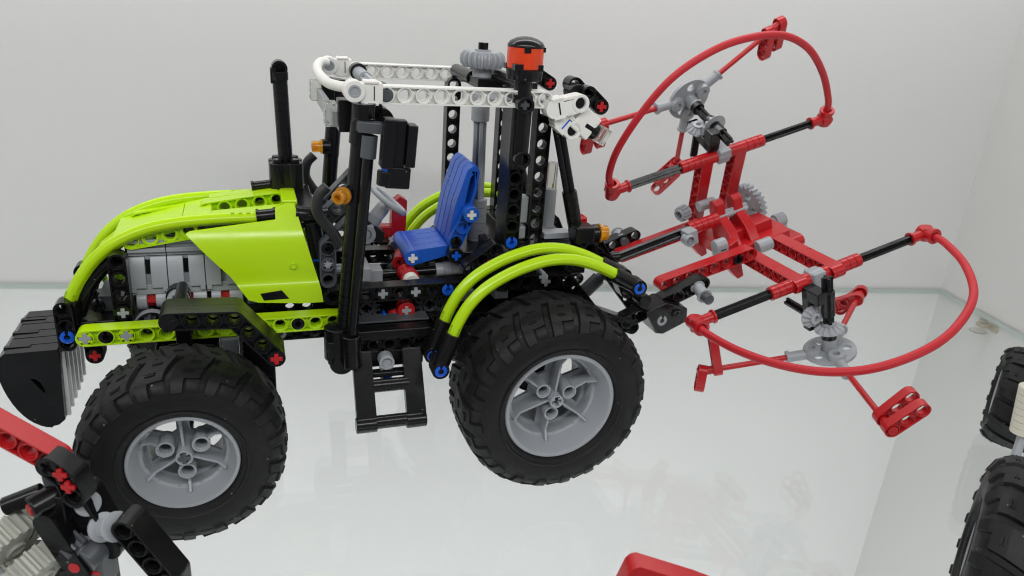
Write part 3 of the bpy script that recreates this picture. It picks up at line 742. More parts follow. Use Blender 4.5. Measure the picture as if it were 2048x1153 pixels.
# roof rear: cross members, gear on shaft
rod((22.9, 0, 12.8), (22.9, 0, 24.9), .22, dgrey, TR, 'shaft')
axle((23.0, 0, 15.9), (22.9, 0, 21.2), flatsilver, TR, r=.42)
connector((23.05, 0, 12.8), (23.03, 0, 15.9), grey, TR, r=.62); rod((22.9, 0, 21.0), (22.88, 0, 22.6), .58, grey, TR, 'sleeve')
gear((22.85, 0, 24.75), (0, 0, 1), 1.42, 20, .95, grey, TR, crown=True)
axle((22.85, 0, 24.8), (22.85, 0, 25.75), black, TR)
rod((22.86, 0, 23.7), (22.86, 0, 24.3), .6, grey, TR, 'bush')
m = MB(); m.cyl((22.6, 1.0, 23.5), (22.6, 5.2, 23.5), .45); m.cyl((23.9, -5, 23.75), (23.9, 5, 23.75), .42); m.box(22.3, 24.2, -1.1, 1.1, 23.1, 23.7); m.box(24.0, 24.8, -4.8, 4.8, 23.3, 24.0); m.build('roof_crossmember', black, TR, bevel=.06)
arm([(26.3, 24.3), (28.3, 23.2)], 2.0, black, cross=(2,)); gx(28.3, 23.2, 1.95, red)
m = MB(); m.plate([(20.5, 22.9), (24.7, 23.0), (24.7, 23.2), (20.5, 23.1)], [], 0, 7.5, XZ(-4.9)); o = m.build('roof_plate', grey, TR, bevel=.02); bpy.data.objects.remove(o)
m = MB(); m.box(21.8, 25.4, -5.0, -2.2, 22.75, 23.05); m.build('roof_plate', grey, TR, bevel=.03)
# beacon with its pillar
BE = empty('beacon', (23.6, -5.6, 0), parent=TR)
m = MB(); m.cyl((0, 0, 24.25), (0, 0, 24.85), .98, 1.04, n=32); m.box(-.9, -.4, -.98, .1, 24.8, 25.15); m.box(.3, .8, -.9, .2, 24.8, 25.15); m.box(-1.05, -.7, .1, .6, 24.8, 25.1); m.build('base', black, BE, bevel=.03)
m = MB(); m.lathe([(0, 24.86), (.98, 24.86), (1.02, 24.9), (1.02, 26.0), (0, 26.0)], 36, None); m.build('lens', beacon, BE, bevel=.03)
m = MB(); m.lathe([(1.03, 26.0), (1.03, 26.12), (.9, 26.3), (.6, 26.46), (.3, 26.54), (0, 26.56)], 32, None); m.lathe([(0, 25.98), (1.03, 25.99)], 32, None); m.box(-.42, -.05, -1.05, -.9, 25.75, 26.05); m.box(.75, .99, -.55, -.25, 25.78, 26.05); m.build('cap', black, BE, bevel=.02)
m = MB(); m.cyl((23.55, -5.7, 16.9 + 2.6), (23.55, -5.7, 24.3), .52); m.build('beacon_pillar', black, TR, bevel=.04)
m = MB(); m.cyl((23.55, -5.7, 19.3), (23.6, -5.7, 23.2), .58); m.ring((23.55, -6.5, 22.95), (23.55, -5.6, 22.95), .5, .33); m.ring((23.6, -6.5, 19.9), (23.6, -5.6, 19.9), .5, .33); m.cyl((23.6, -5.7, 19.5), (23.6, -5.7, 20.4), .5); m.build('beacon_bracket', black, TR, bevel=.04)
axle((23.55, -6.3, 22.95), (23.55, -5.7, 22.95), dgrey, TR, r=.28)
# white joint pieces at the roof rear, with work light
for Y, sg in ((-6.0, 1), (5.0, 1)):
    pass
def elbow(p, ang, mat, name='roof_joint', L=1.6, slit=None):
    T = Matrix.Translation(p) @ Matrix.Rotation(radians(-ang), 4, 'Y')
    m = MB(); A = T @ XZ(-.46)
    m.plate(offset_poly([(0, 0), (L, 0)], .52), [circle(L, 0, .32, 16)], 0, .92, A)
    m.ring(T @ Vector((L, -.5, 0)), T @ Vector((L, -.4, 0)), .52, .36)
    m.box(-.1, .6, -.5, .5, .48, .60, T); m.box(-.1, .6, -.5, .5, -.60, -.48, T)
    m.build(name, mat, TR, bevel=.05)
    m = MB(); m.box(.25, .33, -.49, -.44, -.34, .34, T); m.build('slot', slit or black, TR, bevel=0)
    rod(T @ Vector((L, -.3, 0)), T @ Vector((L, .4, 0)), .3, black, TR, 'pin')
elbow((25.3, -6.0, 22.75), 14, white)
elbow((25.95, -5.7, 22.1), -40, white, L=.9, slit=pinblue)
m = MB(); T = Matrix.Translation((27.3, -5.7, 22.1)) @ Matrix.Rotation(radians(38), 4, 'Y'); m.box(-.5, .9, -.5, .5, -.75, .75, T); m.build('roof_joint', white, TR, bevel=.12)
arm([(27.75, 23.55), (28.6, 22.85)], -5.6, black, cross=(1,), th=1.0); gx(28.6, 22.85, -5.65, red)
arm([(27.3, 23.9), (28.2, 23.1)], -4.5, black)
m = MB(); m.cyl((27.2, -5.1, 23.55), (27.2, -4.0, 23.55), .5); m.box(26.9, 27.9, -5.5, -4.2, 22.8, 23.5); m.build('joint_block', black, TR, bevel=.06)
m = MB(); m.cyl((27.4, -5.7, 21.9), (28.3, -5.7, 21.4), .52); m.build('lamp_socket', black, TR, bevel=.04)
m = MB(); T = Matrix.Translation((28.75, -5.7, 21.2)) @ Matrix.Rotation(radians(30), 4, 'Y'); m.box(-.35, .25, -.45, .45, -.5, .5, T); m.build('work_light', clear, TR, bevel=.06)
# rear indicator
for sg in (-1, 1):
    Y = 5.4 * sg
    m = MB(); m.box(27.6, 28.9, Y - .7, Y + .5, 14.5, 15.6); m.cyl((28.6, Y, 14.95), (29.4, Y, 15.0), .58); m.build('lamp_housing', black, TR, bevel=.12)
    m = MB(); T, L = axis((29.4, Y, 15.0), (30.1, Y, 15.0)); m.lathe([(0, 0), (.6, 0), (.6, .14), (.46, .16), (.46, .6), (.3, .66), (0, .6)], 24, T); m.build('indicator_lamp', amber, TR, bevel=0)
m = MB(); m.box(28.6, 29.2, -4.2, -3.3, 15.1, 15.7); m.build('tail_light', clearred, TR, bevel=.15)
# white / grey bits between the posts
m = MB(); m.box(24.4, 25.1, -3.9, -3.1, 14.3, 15.1); m.box(24.5, 25.2, -3.8, -3.0, 15.3, 17.0); m.build('grey_block', grey, TR, bevel=.08)
m = MB(); m.box(26.4, 28.3, -3.9, -2.9, 14.2, 14.6); m.build('grey_plate', grey, TR, bevel=.04)
rod((27.1, -2.6, 14.7), (27.1, -2.6, 17.2), .4, grey, TR, 'clear_sleeve'); rod((27.1, -2.6, 17.1), (27.1, -2.6, 18.9), .36, clear, TR, 'clear_sleeve')
# ---------------- seat
SE = empty('seat', (0, 0, 0), parent=TR)
for i, y in enumerate((-2.2, -1.2, -.2, .8)):
    m = MB()
    pr = [(18.2, 12.25), (18.65, 12.25), (21.3, 12.95), (21.35, 13.55), (18.25, 13.2), (17.8, 12.95), (17.78, 12.6), (17.9, 12.35)]
    m.plate(pr, [], y + .02, y + .98, XZ(0)); m.build('cushion', blue, SE, bevel=.08)
for y in (-2.2, -1.2, -.2, .8):
    m = MB(); d = .42
    pr = [(20.5, 13.7), (20.8, 13.2), (21.2, 13.4), (22.3, 16.9), (22.42, 18.2), (22.25, 18.55), (21.95, 18.6), (21.6, 18.3), (20.95, 16.2)]
    hole = [[(21.5, 15.9), (21.9, 16.3), (22.15, 17.4), (22.1, 18.1), (21.85, 17.8)]]
    m.plate(pr, hole if y == -2.2 else [], y + .02, y + .98, XZ(0))
    m.build('backrest', blue, SE, bevel=.06)
liftarm([(20.95, 13.8), (21.75, 15.65)], XZ(-2.6), blue, SE); axle((21.75, -3.0, 15.65), (21.75, -2.2, 15.65), grey, SE)
m = MB(); m.cyl((21.78, -2.95, 15.65), (21.78, -1.9, 15.65), .52); m.build('boss', blue, SE, bevel=.05)
axle((21.78, -3.02, 15.65), (21.78, -2.7, 15.65), white, SE)
m = MB(); m.cyl((18.25, -2.3, 12.72), (18.25, 1.85, 12.72), .52); m.build('boss', blue, SE, bevel=.05)
axle((18.25, -2.4, 12.72), (18.25, -2.0, 12.72), white, SE)
pin((20.95, -2.65, 13.8), OUT, black, SE)
m = MB(); m.box(20.9, 23.6, -2.6, 2.2, 12.4, 13.1); m.build('seat_base', black, TR, bevel=.08)
m = MB(); m.cyl((20.9, -3.0, 13.0), (20.9, -2.2, 13.0), .5); m.build('boss', black, TR, bevel=.05); axle((20.9, -3.05, 13.0), (20.9, -2.6, 13.0), pinblue, TR)
# armrest lever (red) and steering
m = MB(); m.plate([(17.9, 12.4), (18.9, 12.3), (19.0, 14.9), (18.5, 15.2), (17.95, 14.8)], [], 0, .9, XZ(3.3)); m.build('side_guard', red, TR, bevel=.06)
m = MB(); m.box(17.2, 18.0, 3.3, 4.2, 12.0, 13.1); m.build('side_guard', red, TR, bevel=.1)
ST = empty('steering_wheel', (17.1, 0, 15.85), (0, radians(-52 + 90), 0), parent=TR)
m = MB(); m.lathe([(1.20 + .19 * cos(2 * pi * k / 12), .19 * sin(2 * pi * k / 12)) for k in range(12)], 40, None, closed=True); m.build('wheel_ring', flatsilver, ST, bevel=0)
m = MB(); m.cyl((0, 0, -1.3), (0, 0, -.55), .45); m.cyl((0, 0, -.55), (0, 0, -.1), .45, .32)
for k in range(3):
    a = 2 * pi * k / 3 + .5; T = Matrix.Rotation(a, 4, 'Z'); m.box(0, 1.2, -.16, .16, -.22, -.02, T)
m.build('hub', flatsilver, ST, bevel=.04)
TS = Matrix.Rotation(radians(38), 4, 'Y'); dd = Vector((sin(radians(38)), 0, cos(radians(38))))
pc = Vector((17.1, 0, 15.85)) - dd * 1.3
rod(pc - dd * .6, pc, .5, grey, TR, 'column_joint'); rod(pc - dd * 1.7 + Vector((0, -.3, 0)), pc - dd * .6, .62, grey, TR, 'column_joint')
m = MB(); q = pc - dd * 1.2; m.ring(q + Vector((0, -.85, 0)), q + Vector((0, .6, 0)), .62, .34); m.build('column_joint', grey, TR, bevel=.04)
m = MB(); m.plate([(13.3, 15.1), (13.7, 14.6), (16.6, 13.1), (16.8, 13.9), (14.2, 15.9)], [], 0, 1.1, XZ(-.6)); m.build('dash_bracket', black, TR, bevel=.06)
beam3((13.0, 1.2, 15.0), (15.4, 1.2, 17.6), (0, 1, 0), dgrey, TR, n=3); beam3((12.9, -2.2, 15.5), (14.5, -2.2, 17.0), (0, 1, 0), dgrey, TR, n=2)
# grey bent beam beside the dash
arm([(14.4, 15.65), (12.87, 14.2), (12.87, 12.2)], -4.1, dgrey, cross=(3,)); gx(12.87, 13.2, -4.1)
pin((12.87, -4.1, 14.2), OUT, black, TR)
# mid chassis
arm([(13.0, 11.3), (27.1, 11.5)], -4.6, black, cross=(3, 5)); arm([(13.0, 11.3), (27.1, 11.5)], 3.6, black)
for x in (16.0, 18.0): gx(x, 11.36, -4.65)
pin((20.0, -4.65, 11.4), OUT, pinblue, TR)
arm([(23.1, 12.0), (27.6, 11.9), (30.0, 9.1)], -5.6, black, cross=(3,)); gx(26.1, 11.95, -5.65)
arm([(14, 11.9), (23, 11.9)], 2.2, black); pin((16.4, 2.2, 11.9), OUT, grey, TR)
rod((17.9, 2.0, 12.0), (17.9, 3.0, 12.0), .46, grey, TR, 'bush')
arm([(12.5, 11.9), (17.3, 11.9)], .6, black)
m = MB(); m.box(12.5, 17, -3.6, -.6, 10.6, 11.1); m.build('floor_plate', black, TR, bevel=.05)
m = MB(); m.box(14.6, 16.4, -2.2, -.9, 11.0, 12.0); m.box(15.0, 15.6, -2.6, -.4, 11.4, 12.3); m.build('gear_selector', grey, TR, bevel=.08)
axle((14.0, -2.4, 11.6), (15.0, -2.4, 11.6), flatsilver, TR); axle((13.4, -1.6, 12.0), (15.0, -1.6, 12.0), flatsilver, TR)
rod((16.3, -1.6, 11.5), (20.2, -1.6, 11.6), .28, black, TR, 'drive_rod')
connector((19.9, -1.6, 11.6), (22.0, -1.6, 11.7), grey, TR, r=.46); rod((22.0, -1.6, 11.7), (24.4, -1.6, 11.8), .42, grey, TR, 'sleeve')
bush((17.6, -1.4, 12.1), (17.9, -.4, 12.3), red, TR, r=.46, flange=.5); bush((18.0, -2.8, 11.6), (17.9, -1.9, 11.7), red, TR, r=.55, flange=.6)
rod((18.05, -3.3, 11.5), (18.0, -2.8, 11.55), .5, white, TR, 'bush')
# gearbox seen through the side
m = MB(); m.box(13.6, 27, -2.2, 2.2, 8.2, 10.8); m.build('gearbox_core', black, TR, bevel=.08)
m = MB(); m.cyl((17.55, -4.1, 9.95), (17.55, -3.3, 9.95), .55); m.box(17.05, 18.05, -3.9, -3.3, 9.0, 9.9); m.box(15.9, 18.4, -3.8, -3.2, 8.75, 9.2); m.cyl((16.9, -3.9, 9.0), (16.9, -3.3, 9.6), .42); m.build('gear_shift_fork', red, TR, bevel=.06)
axle((17.55, -4.16, 9.95), (17.55, -3.8, 9.95), grey, TR)
for x, z in ((19.2, 9.9), (20.3, 9.4), (15.2, 9.9)):
    gear((x, -3.0, z), (0, 1, 0), .9, 14, .5, dgrey, TR)
axle((14.6, -4.6, 9.3), (14.6, -4.0, 9.3), pinblue, TR); axle((16.2, -4.0, 9.5), (16.2, -3.5, 9.5), pinblue, TR)
gear((13.3, -2.5, 8.0), (1, 0, 0), 1.0, 12, .8, grey, TR)
arm([(13.4, 8.64), (19.0, 8.64)], -6.0, black); arm([(13.4, 8.64), (19.0, 8.64)], 5.1, black)
m = MB(); m.box(13.2, 19.0, -5.0, -3.4, 8.75, 9.15); m.box(13.2, 18.6, -6.02, -5.0, 9.12, 9.6); m.build('sill', black, TR, bevel=.05)
m = MB(); m.box(14.5, 18.8, -4.9, -3.8, 9.62, 9.72); m.build('rack', dgrey, TR, bevel=.02)
# step ladder below the cab (both sides)
for sg in (-1, 1):
    SP = empty('step', (0, 0, 0), parent=TR)
    p = lambda x, t: Vector((x, sg * (6.4 + 1.8 * t), 8.0 - 3.35 * t))
    for x in (14.5, 17.45):
        a, b_ = p(x, 0), p(x - .05, 1); w_ = (b_ - a).normalized(); nrm = Vector((1, 0, 0)).cross(w_)
        m = MB(); T = Matrix((Vector((1, 0, 0)), w_, nrm)).transposed().to_4x4(); T.translation = a
        L = (b_ - a).length
        m.plate([(-.62, -.5), (.5, -.5), (.62, L), (-.55, L)], [], -.3, .3, T); m.build('side_rail', black, SP, bevel=.08)
        m = MB(); m.cyl(b_ + Vector((-.6, 0, 0)), b_ + Vector((.6, 0, 0)), .47); m.build('rail_end', black, SP, bevel=.04)
    for t in (.42, .98):
        q = p(15.0, t); connector(q, q + Vector((2.1, 0, 0)), black, SP, 'rung', r=.40)
m = MB(); m.box(15.55, 16.25, -6.6, -5.9, 6.6, 8.0); m.ring((15.9, -6.75, 7.8), (15.9, -5.9, 7.8), .46, .3); m.build('grey_block', grey, TR, bevel=.05)
m = MB(); m.box(15.7, 16.1, -6.64, -6.6, 6.75, 6.85); m.build('slot', pinblue, TR, bevel=0)
m = MB(); m.box(14.0, 18.3, -5.8, -4.4, 7.1, 8.2); m.box(15.0, 17.3, -6.9, -6.3, 6.95, 7.3); m.build('step_block', black, TR, bevel=.1)
m = MB(); m.box(15, 26, -2.4, 2.4, 6.3, 8.2); m.cyl((25.6, -6.2, 5.95), (25.6, 6.2, 5.95), 1.5); m.box(23.4, 27.8, -4.2, 4.2, 7.2, 12.0); m.build('rear_axle_block', black, TR, bevel=.1)
# inner chassis around the rear
m = MB(); m.box(22.9, 29.3, -4.4, 4.4, 11.9, 12.9); m.box(23.0, 24.8, -4.4, 4.9, 12.6, 13.6); m.build('rear_frame', black, TR, bevel=.1)
arm([(21.4, 12.6), (23.0, 13.8)], -4.6, black); arm([(22.4, 11.9), (22.9, 13.8)], -3.6, black)
axle((22.6, -4.8, 12.9), (22.6, -4.4, 12.9), red, TR)
axle((25.9, -5.6, 12.3), (25.9, -4.6, 12.3), grey, TR)
m = MB()
for x in (20.6, 22.8, 25.3): m.box(x, x + .9, -5.4, -4.4, 10.9, 11.6)
m.build('spacer', dgrey, TR, bevel=.06)
# ---------------- rear mudguards: two lime tubes each side
fa = [(19.30, 10.0), (19.65, 10.95), (20.25, 12.0), (21.1, 12.9), (22.2, 13.6), (23.5, 14.15), (25.0, 14.5), (26.5, 14.45), (27.9, 14.05), (29.1, 13.5), (29.5, 13.25)]
for sg in (-1, 1):
    for y in (8.5, 6.5):
        Y = y * sg
        flex([(x, Y, z) for x, z in fa], lime, TR, 'mudguard_tube')
        for (c, z1, c2, z2) in ((19.42, 10.25, 18.62, 8.15), (29.2, 13.42, 30.85, 12.55)):
            rod((c, Y, z1), (c2, Y, z2), .5, black, TR, 'axle_connector')
            m = MB(); m.cyl((c2, Y - .5, z2), (c2, Y + .5, z2), .52); m.build('connector_eye', black, TR, bevel=.04)
        pin((18.62, Y - .5, 8.15), OUT, pinblue, TR); pin((30.85, Y - .5, 12.55), OUT, pinblue, TR)
    rod((18.62, 5.2 * sg, 8.15), (18.62, 8.4 * sg, 8.15), .3, black, TR, 'rod'); rod((30.85, 5.2 * sg, 12.55), (30.85, 8.4 * sg, 12.55), .3, black, TR, 'rod')
    Y0 = -6.1 if sg < 0 else 5.2
    arm([(18.0, 8.7), (19.6, 8.6)], Y0, black)
    arm([(28.6, 14.2), (31.0, 12.4), (31.6, 11.2)], Y0 + .2 * sg, black)
    arm([(27.6, 13.6), (29.5, 14.2), (30.4, 13.0)], Y0 + 1.0, black)
# ---------------- lift arms behind the tractor
for sg in (-1, 1):
    y = -5.2 if sg < 0 else 4.2
    Yc = y + .5
    arm([(28.0, 10.6), (30.2, 9.1), (33.0, 8.0)], y - .2 * sg * 0 + (-.0), black)
    m = MB(); m.plate([(27.6, 10.9), (28.1, 11.2), (30.3, 9.5), (33.2, 8.5), (33.0, 8.1), (30.0, 9.2)], [], 0, .8, XZ(y + .1)); m.build('lift_plate', black, TR, bevel=.05)
    arm([(32.5, 8.45), (38.1, 10.95)] if sg < 0 else [(32.0, 9.2), (37.6, 11.4)], y, black)
    L0 = Vector((37.6, y - .1, 10.55)) if sg < 0 else Vector((36.6, 5.4, 11.1))
    bush(L0 + Vector((.1, .3, .15)), L0 + Vector((.0, -.9, -.1)), grey, TR, 'lift_pin', r=.42, flange=.52)
    rod(L0 + Vector((0, -.9, -.1)), L0 + Vector((0, -1.5, -.12)), .36, dgrey, TR, 'lift_pin')
m = MB(); T = XZ(-6.1)
m.plate([(33.3, 9.5), (34.7, 10.1), (36.5, 9.6), (36.6, 8.6), (34.9, 7.8), (34.3, 7.9)], [], 0, 1.9, T); m.build('lift_block', black, TR, bevel=.1)
pin((34.6, -6.15, 8.85), OUT, grey, TR); pin((35.6, -6.15, 9.3), OUT, black, TR)
m = MB(); m.cyl((33.2, -6.0, 10.3), (33.2, -4.9, 10.3), .45); m.build('bush', black, TR, bevel=.04)
rod((30.0, -2.4, 9.3), (31.5, -2.2, 10.6), .5, dgrey, TR, 'lift_cylinder'); rod((31.2, -2.2, 10.4), (32.2, -2.2, 11.1), .36, dgrey, TR, 'lift_cylinder')
for dx in (0, .5):
    beam3((30.6 + dx, -3.4, 12.6), (34.0 + dx, -3.4, 8.6), (0, 1, 0), black, TR, n=5, th=.5)
m = MB(); m.box(28, 33.5, -3, 3, 9.0, 9.9); o = m.build('hitch_block', black, TR, bevel=.1); bpy.data.objects.remove(o)
rod((28.4, 0, 10.8), (34.0, 0, 11.3), .4, black, TR, 'hitch_rod')
beam3((28.5, 3.0, 11.5), (33.5, 3.0, 10.0), (0, 1, 0), black, TR, n=5)

# ------------------------------------------------------------------ hay tedder
TT = radians(17.5)
def w2(v): v = Vector(v); return Vector((v.x * cos(YAW) - v.y * sin(YAW) - 16.402, v.x * sin(YAW) + v.y * cos(YAW) + 2.151, v.z))
TE = empty('toy_hay_tedder', w2((44.8, 0, 12.6)), (0, 0, 0), label='red toy hay tedder with two hooped rotors, carried on the rear of the green tractor', cat='toy implement')
TE.rotation_euler = (Matrix.Rotation(YAW, 3, 'Z') @ Matrix.Rotation(-TT, 3, 'Y')).to_euler()
def tb(p0, p1, face=(0, 0, 1), mat=red, n=None, **k): return beam3(p0, p1, face, mat, TE, n, **k)
def rotor(A, th, hoop, hub, rods, flip):
    """A axle centre, th arm angle; local (x, arm, shaft)"""
    a = radians(th); e = Vector((0, cos(a), sin(a))); s_ = Vector((0, sin(a), -cos(a))) if not flip else Vector((0, 0, -1)); X = Vector((1, 0, 0)); A = Vector(A)
    L = lambda x, y, z: A + X * x + e * y + s_ * z
    R_ = empty('rotor', (0, 0, 0), parent=TE)
    # cross axle with red sleeves
    for sg in (-1, 1):
        connector(L(.55 * sg, 0, 0), L(3.6 * sg, 0, 0), red, R_, 'sleeve', r=.48)
        axle(L(3.5 * sg, 0, 0), L(8.2 * sg, 0, 0), black, R_, r=.33, ang=.4)
        bush(L(7.9 * sg, 0, 0), L(9.0 * sg, 0, 0), red, R_, 'hoop_joint', r=.36, flange=.48)
        m = MB(); m.ring(L(9.3 * sg, -.5, 0), L(9.3 * sg, .75, 0), .5, .3); m.cyl(L(9.3 * sg, 0, -.5), L(9.3 * sg, 0, .5), .42); m.ring(L(9.3 * sg, .6, 0), L(9.3 * sg, .85, 0), .56, .3); m.build('hoop_joint', red, R_, bevel=.05)
    m = MB(); m.sweep(catmull([L(x, y, 0) for x, y in hoop], 10), .255, n=16); m.build('hoop', redrub, R_, bevel=0)
    # grey end plate and black gear bracket
    m = MB(); T = Matrix((X, e, s_)).transposed().to_4x4(); T.translation = L(0, 0, 0)
    m.plate([(-.5, -.55), (.5, -.55), (.5, .6), (-.5, .6)], [], -.5, 3.0, T); m.cyl(L(-.55, 0, 0), L(.55, 0, 0), .55); m.build('end_plate', grey, R_, bevel=.1)
    hx = hub[0]
    m = MB(); m.plate([(hx - 1.0, .62), (hx - .1, .62), (hx - .1, 2.3), (hx - 1.0, 2.3)], [], -.1, .8, T)
    m.plate([(hx - 1.0, .62), (hx - .1, .62), (hx - .1, 1.3), (hx - 1.0, 1.3)], [], -.1, 3.2, T); m.cyl(L(hx, 2, -.0), L(hx, 2, .7), .46); m.build('bracket', black, R_, bevel=.1)
    axle(L(hx, 2, -1.0), L(hx, 2, 4.8), black, R_, r=.36, ang=.3)
    rod(L(hx, 2, .6), L(hx, 2, 1.9), .44, black, R_, 'sleeve')
    gz, gk = (2.95, -1) if flip else (1.15, 1)
    bevelgear(L(hx - .75, 1.35, 2.0), e, .82, 12, flatsilver, R_)
    axle(L(hx - .75, -1.3, 2.0), L(hx - .75, .9, 2.0), black, R_)
    bevelgear(L(hx, 2, gz), s_ * gk, .92, 12, flatsilver, R_)
    rod(L(hx, 2, 3.25), L(hx, 2, 3.7), .5, black, R_, 'bush')
    # hub disc
    h = 4.75; HU = empty('hub', (0, 0, 0), parent=R_) if False else R_
    m = MB(); T2 = Matrix((X, e, s_)).transposed().to_4x4(); T2.translation = L(hx, 2, h)
    hs = []
    for k, r_ in enumerate(rods):
        ax = atan2(r_[1] - 2, r_[0] - hx)
        hs.append(circle(1.1 * cos(ax + pi / 3), 1.1 * sin(ax + pi / 3), .31, 14)); hs.append(circle(1.15 * cos(ax), 1.15 * sin(ax), .24, 14))
    m.plate(circle(0, 0, 1.72, 40), hs, -.12, .12, T2)
    m.lathe([(.25, -1.05), (.5, -1.05), (.5, -.12), (.25, -.12)], 20, T2, closed=True)
    for k, r_ in enumerate(rods):
        ax = atan2(r_[1] - 2, r_[0] - hx); c, s1 = cos(ax), sin(ax)
        m.lathe([(.24, -.5), (.52, -.5), (.6, -.1), (.24, -.1)], 18, T2 @ Matrix.Translation((1.15 * c, 1.15 * s1, 0)), closed=True)
        m.ring(L(hx + 1.5 * c, 2 + 1.5 * s1, h), L(hx + 2.75 * c, 2 + 2.75 * s1, h), .36, .2)
        m.ring(L(hx + 2.7 * c, 2 + 2.7 * s1, h), L(hx + 2.9 * c, 2 + 2.9 * s1, h), .46, .2)
    m.build('hub_disc', grey, R_, bevel=.03)
    for k, r_ in enumerate(rods):
        ax = atan2(r_[1] - 2, r_[0] - hx); c, s1 = cos(ax), sin(ax); D = hypot(r_[1] - 2, r_[0] - hx)
        rod(L(hx + 2.4 * c, 2 + 2.4 * s1, h), L(hx + (D + .3) * c, 2 + (D + .3) * s1, h), .2, red, R_, 'tine_rod')
        u = (X * c + e * s1); sd = (X * -s1 + e * c)
        pe = L(hx + D * c, 2 + D * s1, h)
        for off, dirv in ((.0, (sd * r_[2][0] + s_ * r_[2][1] + u * r_[2][2])), (1.05, (sd * r_[3][0] + s_ * r_[3][1] + u * r_[3][2]))):
            dirv = dirv.normalized(); p0 = pe + u * (off - .1)
            nn = r_[4] if len(r_) > 4 and off > 0 else 2
            beam3(p0, p0 + dirv * nn, u, red, R_, n=nn, name='tine', th=.62)
        rod(pe - u * .3, pe + u * 1.3, .3, red, R_, 'tine_joint')
    return R_
HN = [(-9.3, .7), (-9.42, 1.34), (-9.0, 4.2), (-8.0, 6.9), (-6.45, 9.0), (-4.2, 10.25), (-1.07, 10.5), (1.9, 9.75), (5.1, 7.87), (7.57, 4.92), (9.0, 2.0), (9.3, .7)]
HF = [(-9.4, .7), (-9.6, 1.8), (-9.04, 3.86), (-7.47, 6.31), (-5.42, 8.42), (-2.96, 9.54), (-.37, 9.86), (2.86, 9.27), (5.55, 7.48), (7.63, 4.77), (9.0, 2.0), (9.3, .7)]
rotor((-.1, -8, -.4), 180, HN, (-.6, 2), [(-7.79, -.75, (.25, -1, 0), (-.35, .9, .35), 1), (-2.84, 9.3, (-1, -.75, 0), (-1, -.6, 0)), (5.35, -2.19, (-.8, .35, -.1), (-.6, .6, -.2))], True)
rotor((-.2, 2, 6.2), 115, HF, (-.3, 2), [(6.1, 5.9, (-.9, .1, -.43), (-.9, .1, -.43)), (-7.8, 2.2, (1, .2, 0), (1, .1, .1)), (-.6, -4.5, (-1, .0, .8), (-1, -.1, .7))], False)
# arms of the rotors (pairs of red beams)
for x in (-1.55, 1.35):
    tb((x, -1.6, -.4), (x, -8.0, -.4), (1, 0, 0), n=7, th=.97) if False else tb((x, -1.3, -.35), (x, -8.0, -.4), (1, 0, 0), n=7)
    a = radians(115); e = Vector((0, cos(a), sin(a))); A = Vector((0, 2, 6.2))
    p = A + Vector((x - .1, 0, 0)); tb(p - e * 6.0, p, (1, 0, 0), n=6)
for x in (-1.5, 1.35):
    m = MB(); m.box(x - .46, x + .46, -8.45, -2.0, -.36 - .1, .06 + .02); o = m.build('beam_cover', red, TE, bevel=.05)
    bpy.data.objects.remove(o)
# centre frame
m = MB(); m.plate([(-2.2, -1.9), (2.6, -1.9), (2.9, -.6), (2.9, 2.4), (-2.6, 3.0), (-2.6, -1.0)], [], -.9, .15, None); m.box(-2.0, 2.0, -.6, 1.2, .1, .9); m.build('centre_frame', red, TE, bevel=.1)
for x in (-2.1, -.55):
    m = MB(); m.plate([(1.5, 2.7), (1.3, 3.15), (.8, 3.25), (.45, 3.0), (.4, 2.1), (-.9, 1.15), (-1.5, .1), (1.3, .1), (1.35, 1.5)], [], 0, .8, YZ(x)); m.build('hook', red, TE, bevel=.08)
axle((-2.0, .6, 2.0), (.6, .6, 2.0), flatsilver, TE, r=.34)
gear((2.3, 3.0, .85), (1, .25, 0), 1.75, 24, .6, grey, TE, windows=4)
connector((-4.8, 0, 2.15), (-2.3, 0, 2.15), red, TE, 'sleeve', r=.5)
axle((-11.3, 0, 1.95), (-4.6, 0, 2.1), black, TE, r=.4, ang=.4)
m = MB(); m.ring((-5.5, -1.5, 1.9), (-5.5, -.7, 1.9), .46, .3); m.box(-5.6, -4.7, -1.2, -.2, 1.4, 2.5); m.build('grey_joint', grey, TE, bevel=.08)
m = MB(); m.box(-4.1, -3.2, -2.7, -1.8, .0, 1.3); m.cyl((-4.1, -2.2, 1.2), (-3.2, -2.2, 1.2), .5); m.build('grey_joint', grey, TE, bevel=.06)
m = MB(); m.box(-3.85, -3.45, -2.72, -2.69, .95, 1.02); m.build('slot', black, TE, bevel=0)
m = MB(); m.cyl((-.6, -2.2, -.1), (.6, -2.2, -.1), .5); m.build('grey_joint', grey, TE, bevel=.04)
m = MB(); m.cyl((-.9, -1.0, -1.3), (-.9, -6.0, -1.4), .3); m.build('drive_shaft', grey, TE, bevel=.04)
m = MB(); m.cyl((2.6, 1.2, -.4), (3.5, 1.2, -.5), .38); m.cyl((3.4, 1.2, -.45), (4.3, 1.2, -.45), .55); m.box(3.5, 4.3, .8, 1.6, -1.3, -.4); m.build('grey_joint', grey, TE, bevel=.05)
m = MB(); m.cyl((-2.4, 2.5, 2.4), (-1.0, 2.5, 2.4), .42); m.build('grey_joint', grey, TE, bevel=.05)
tb((4.0, -.6, -1.75), (4.0, 2.4, -1.75), (1, 0, 0), n=3)
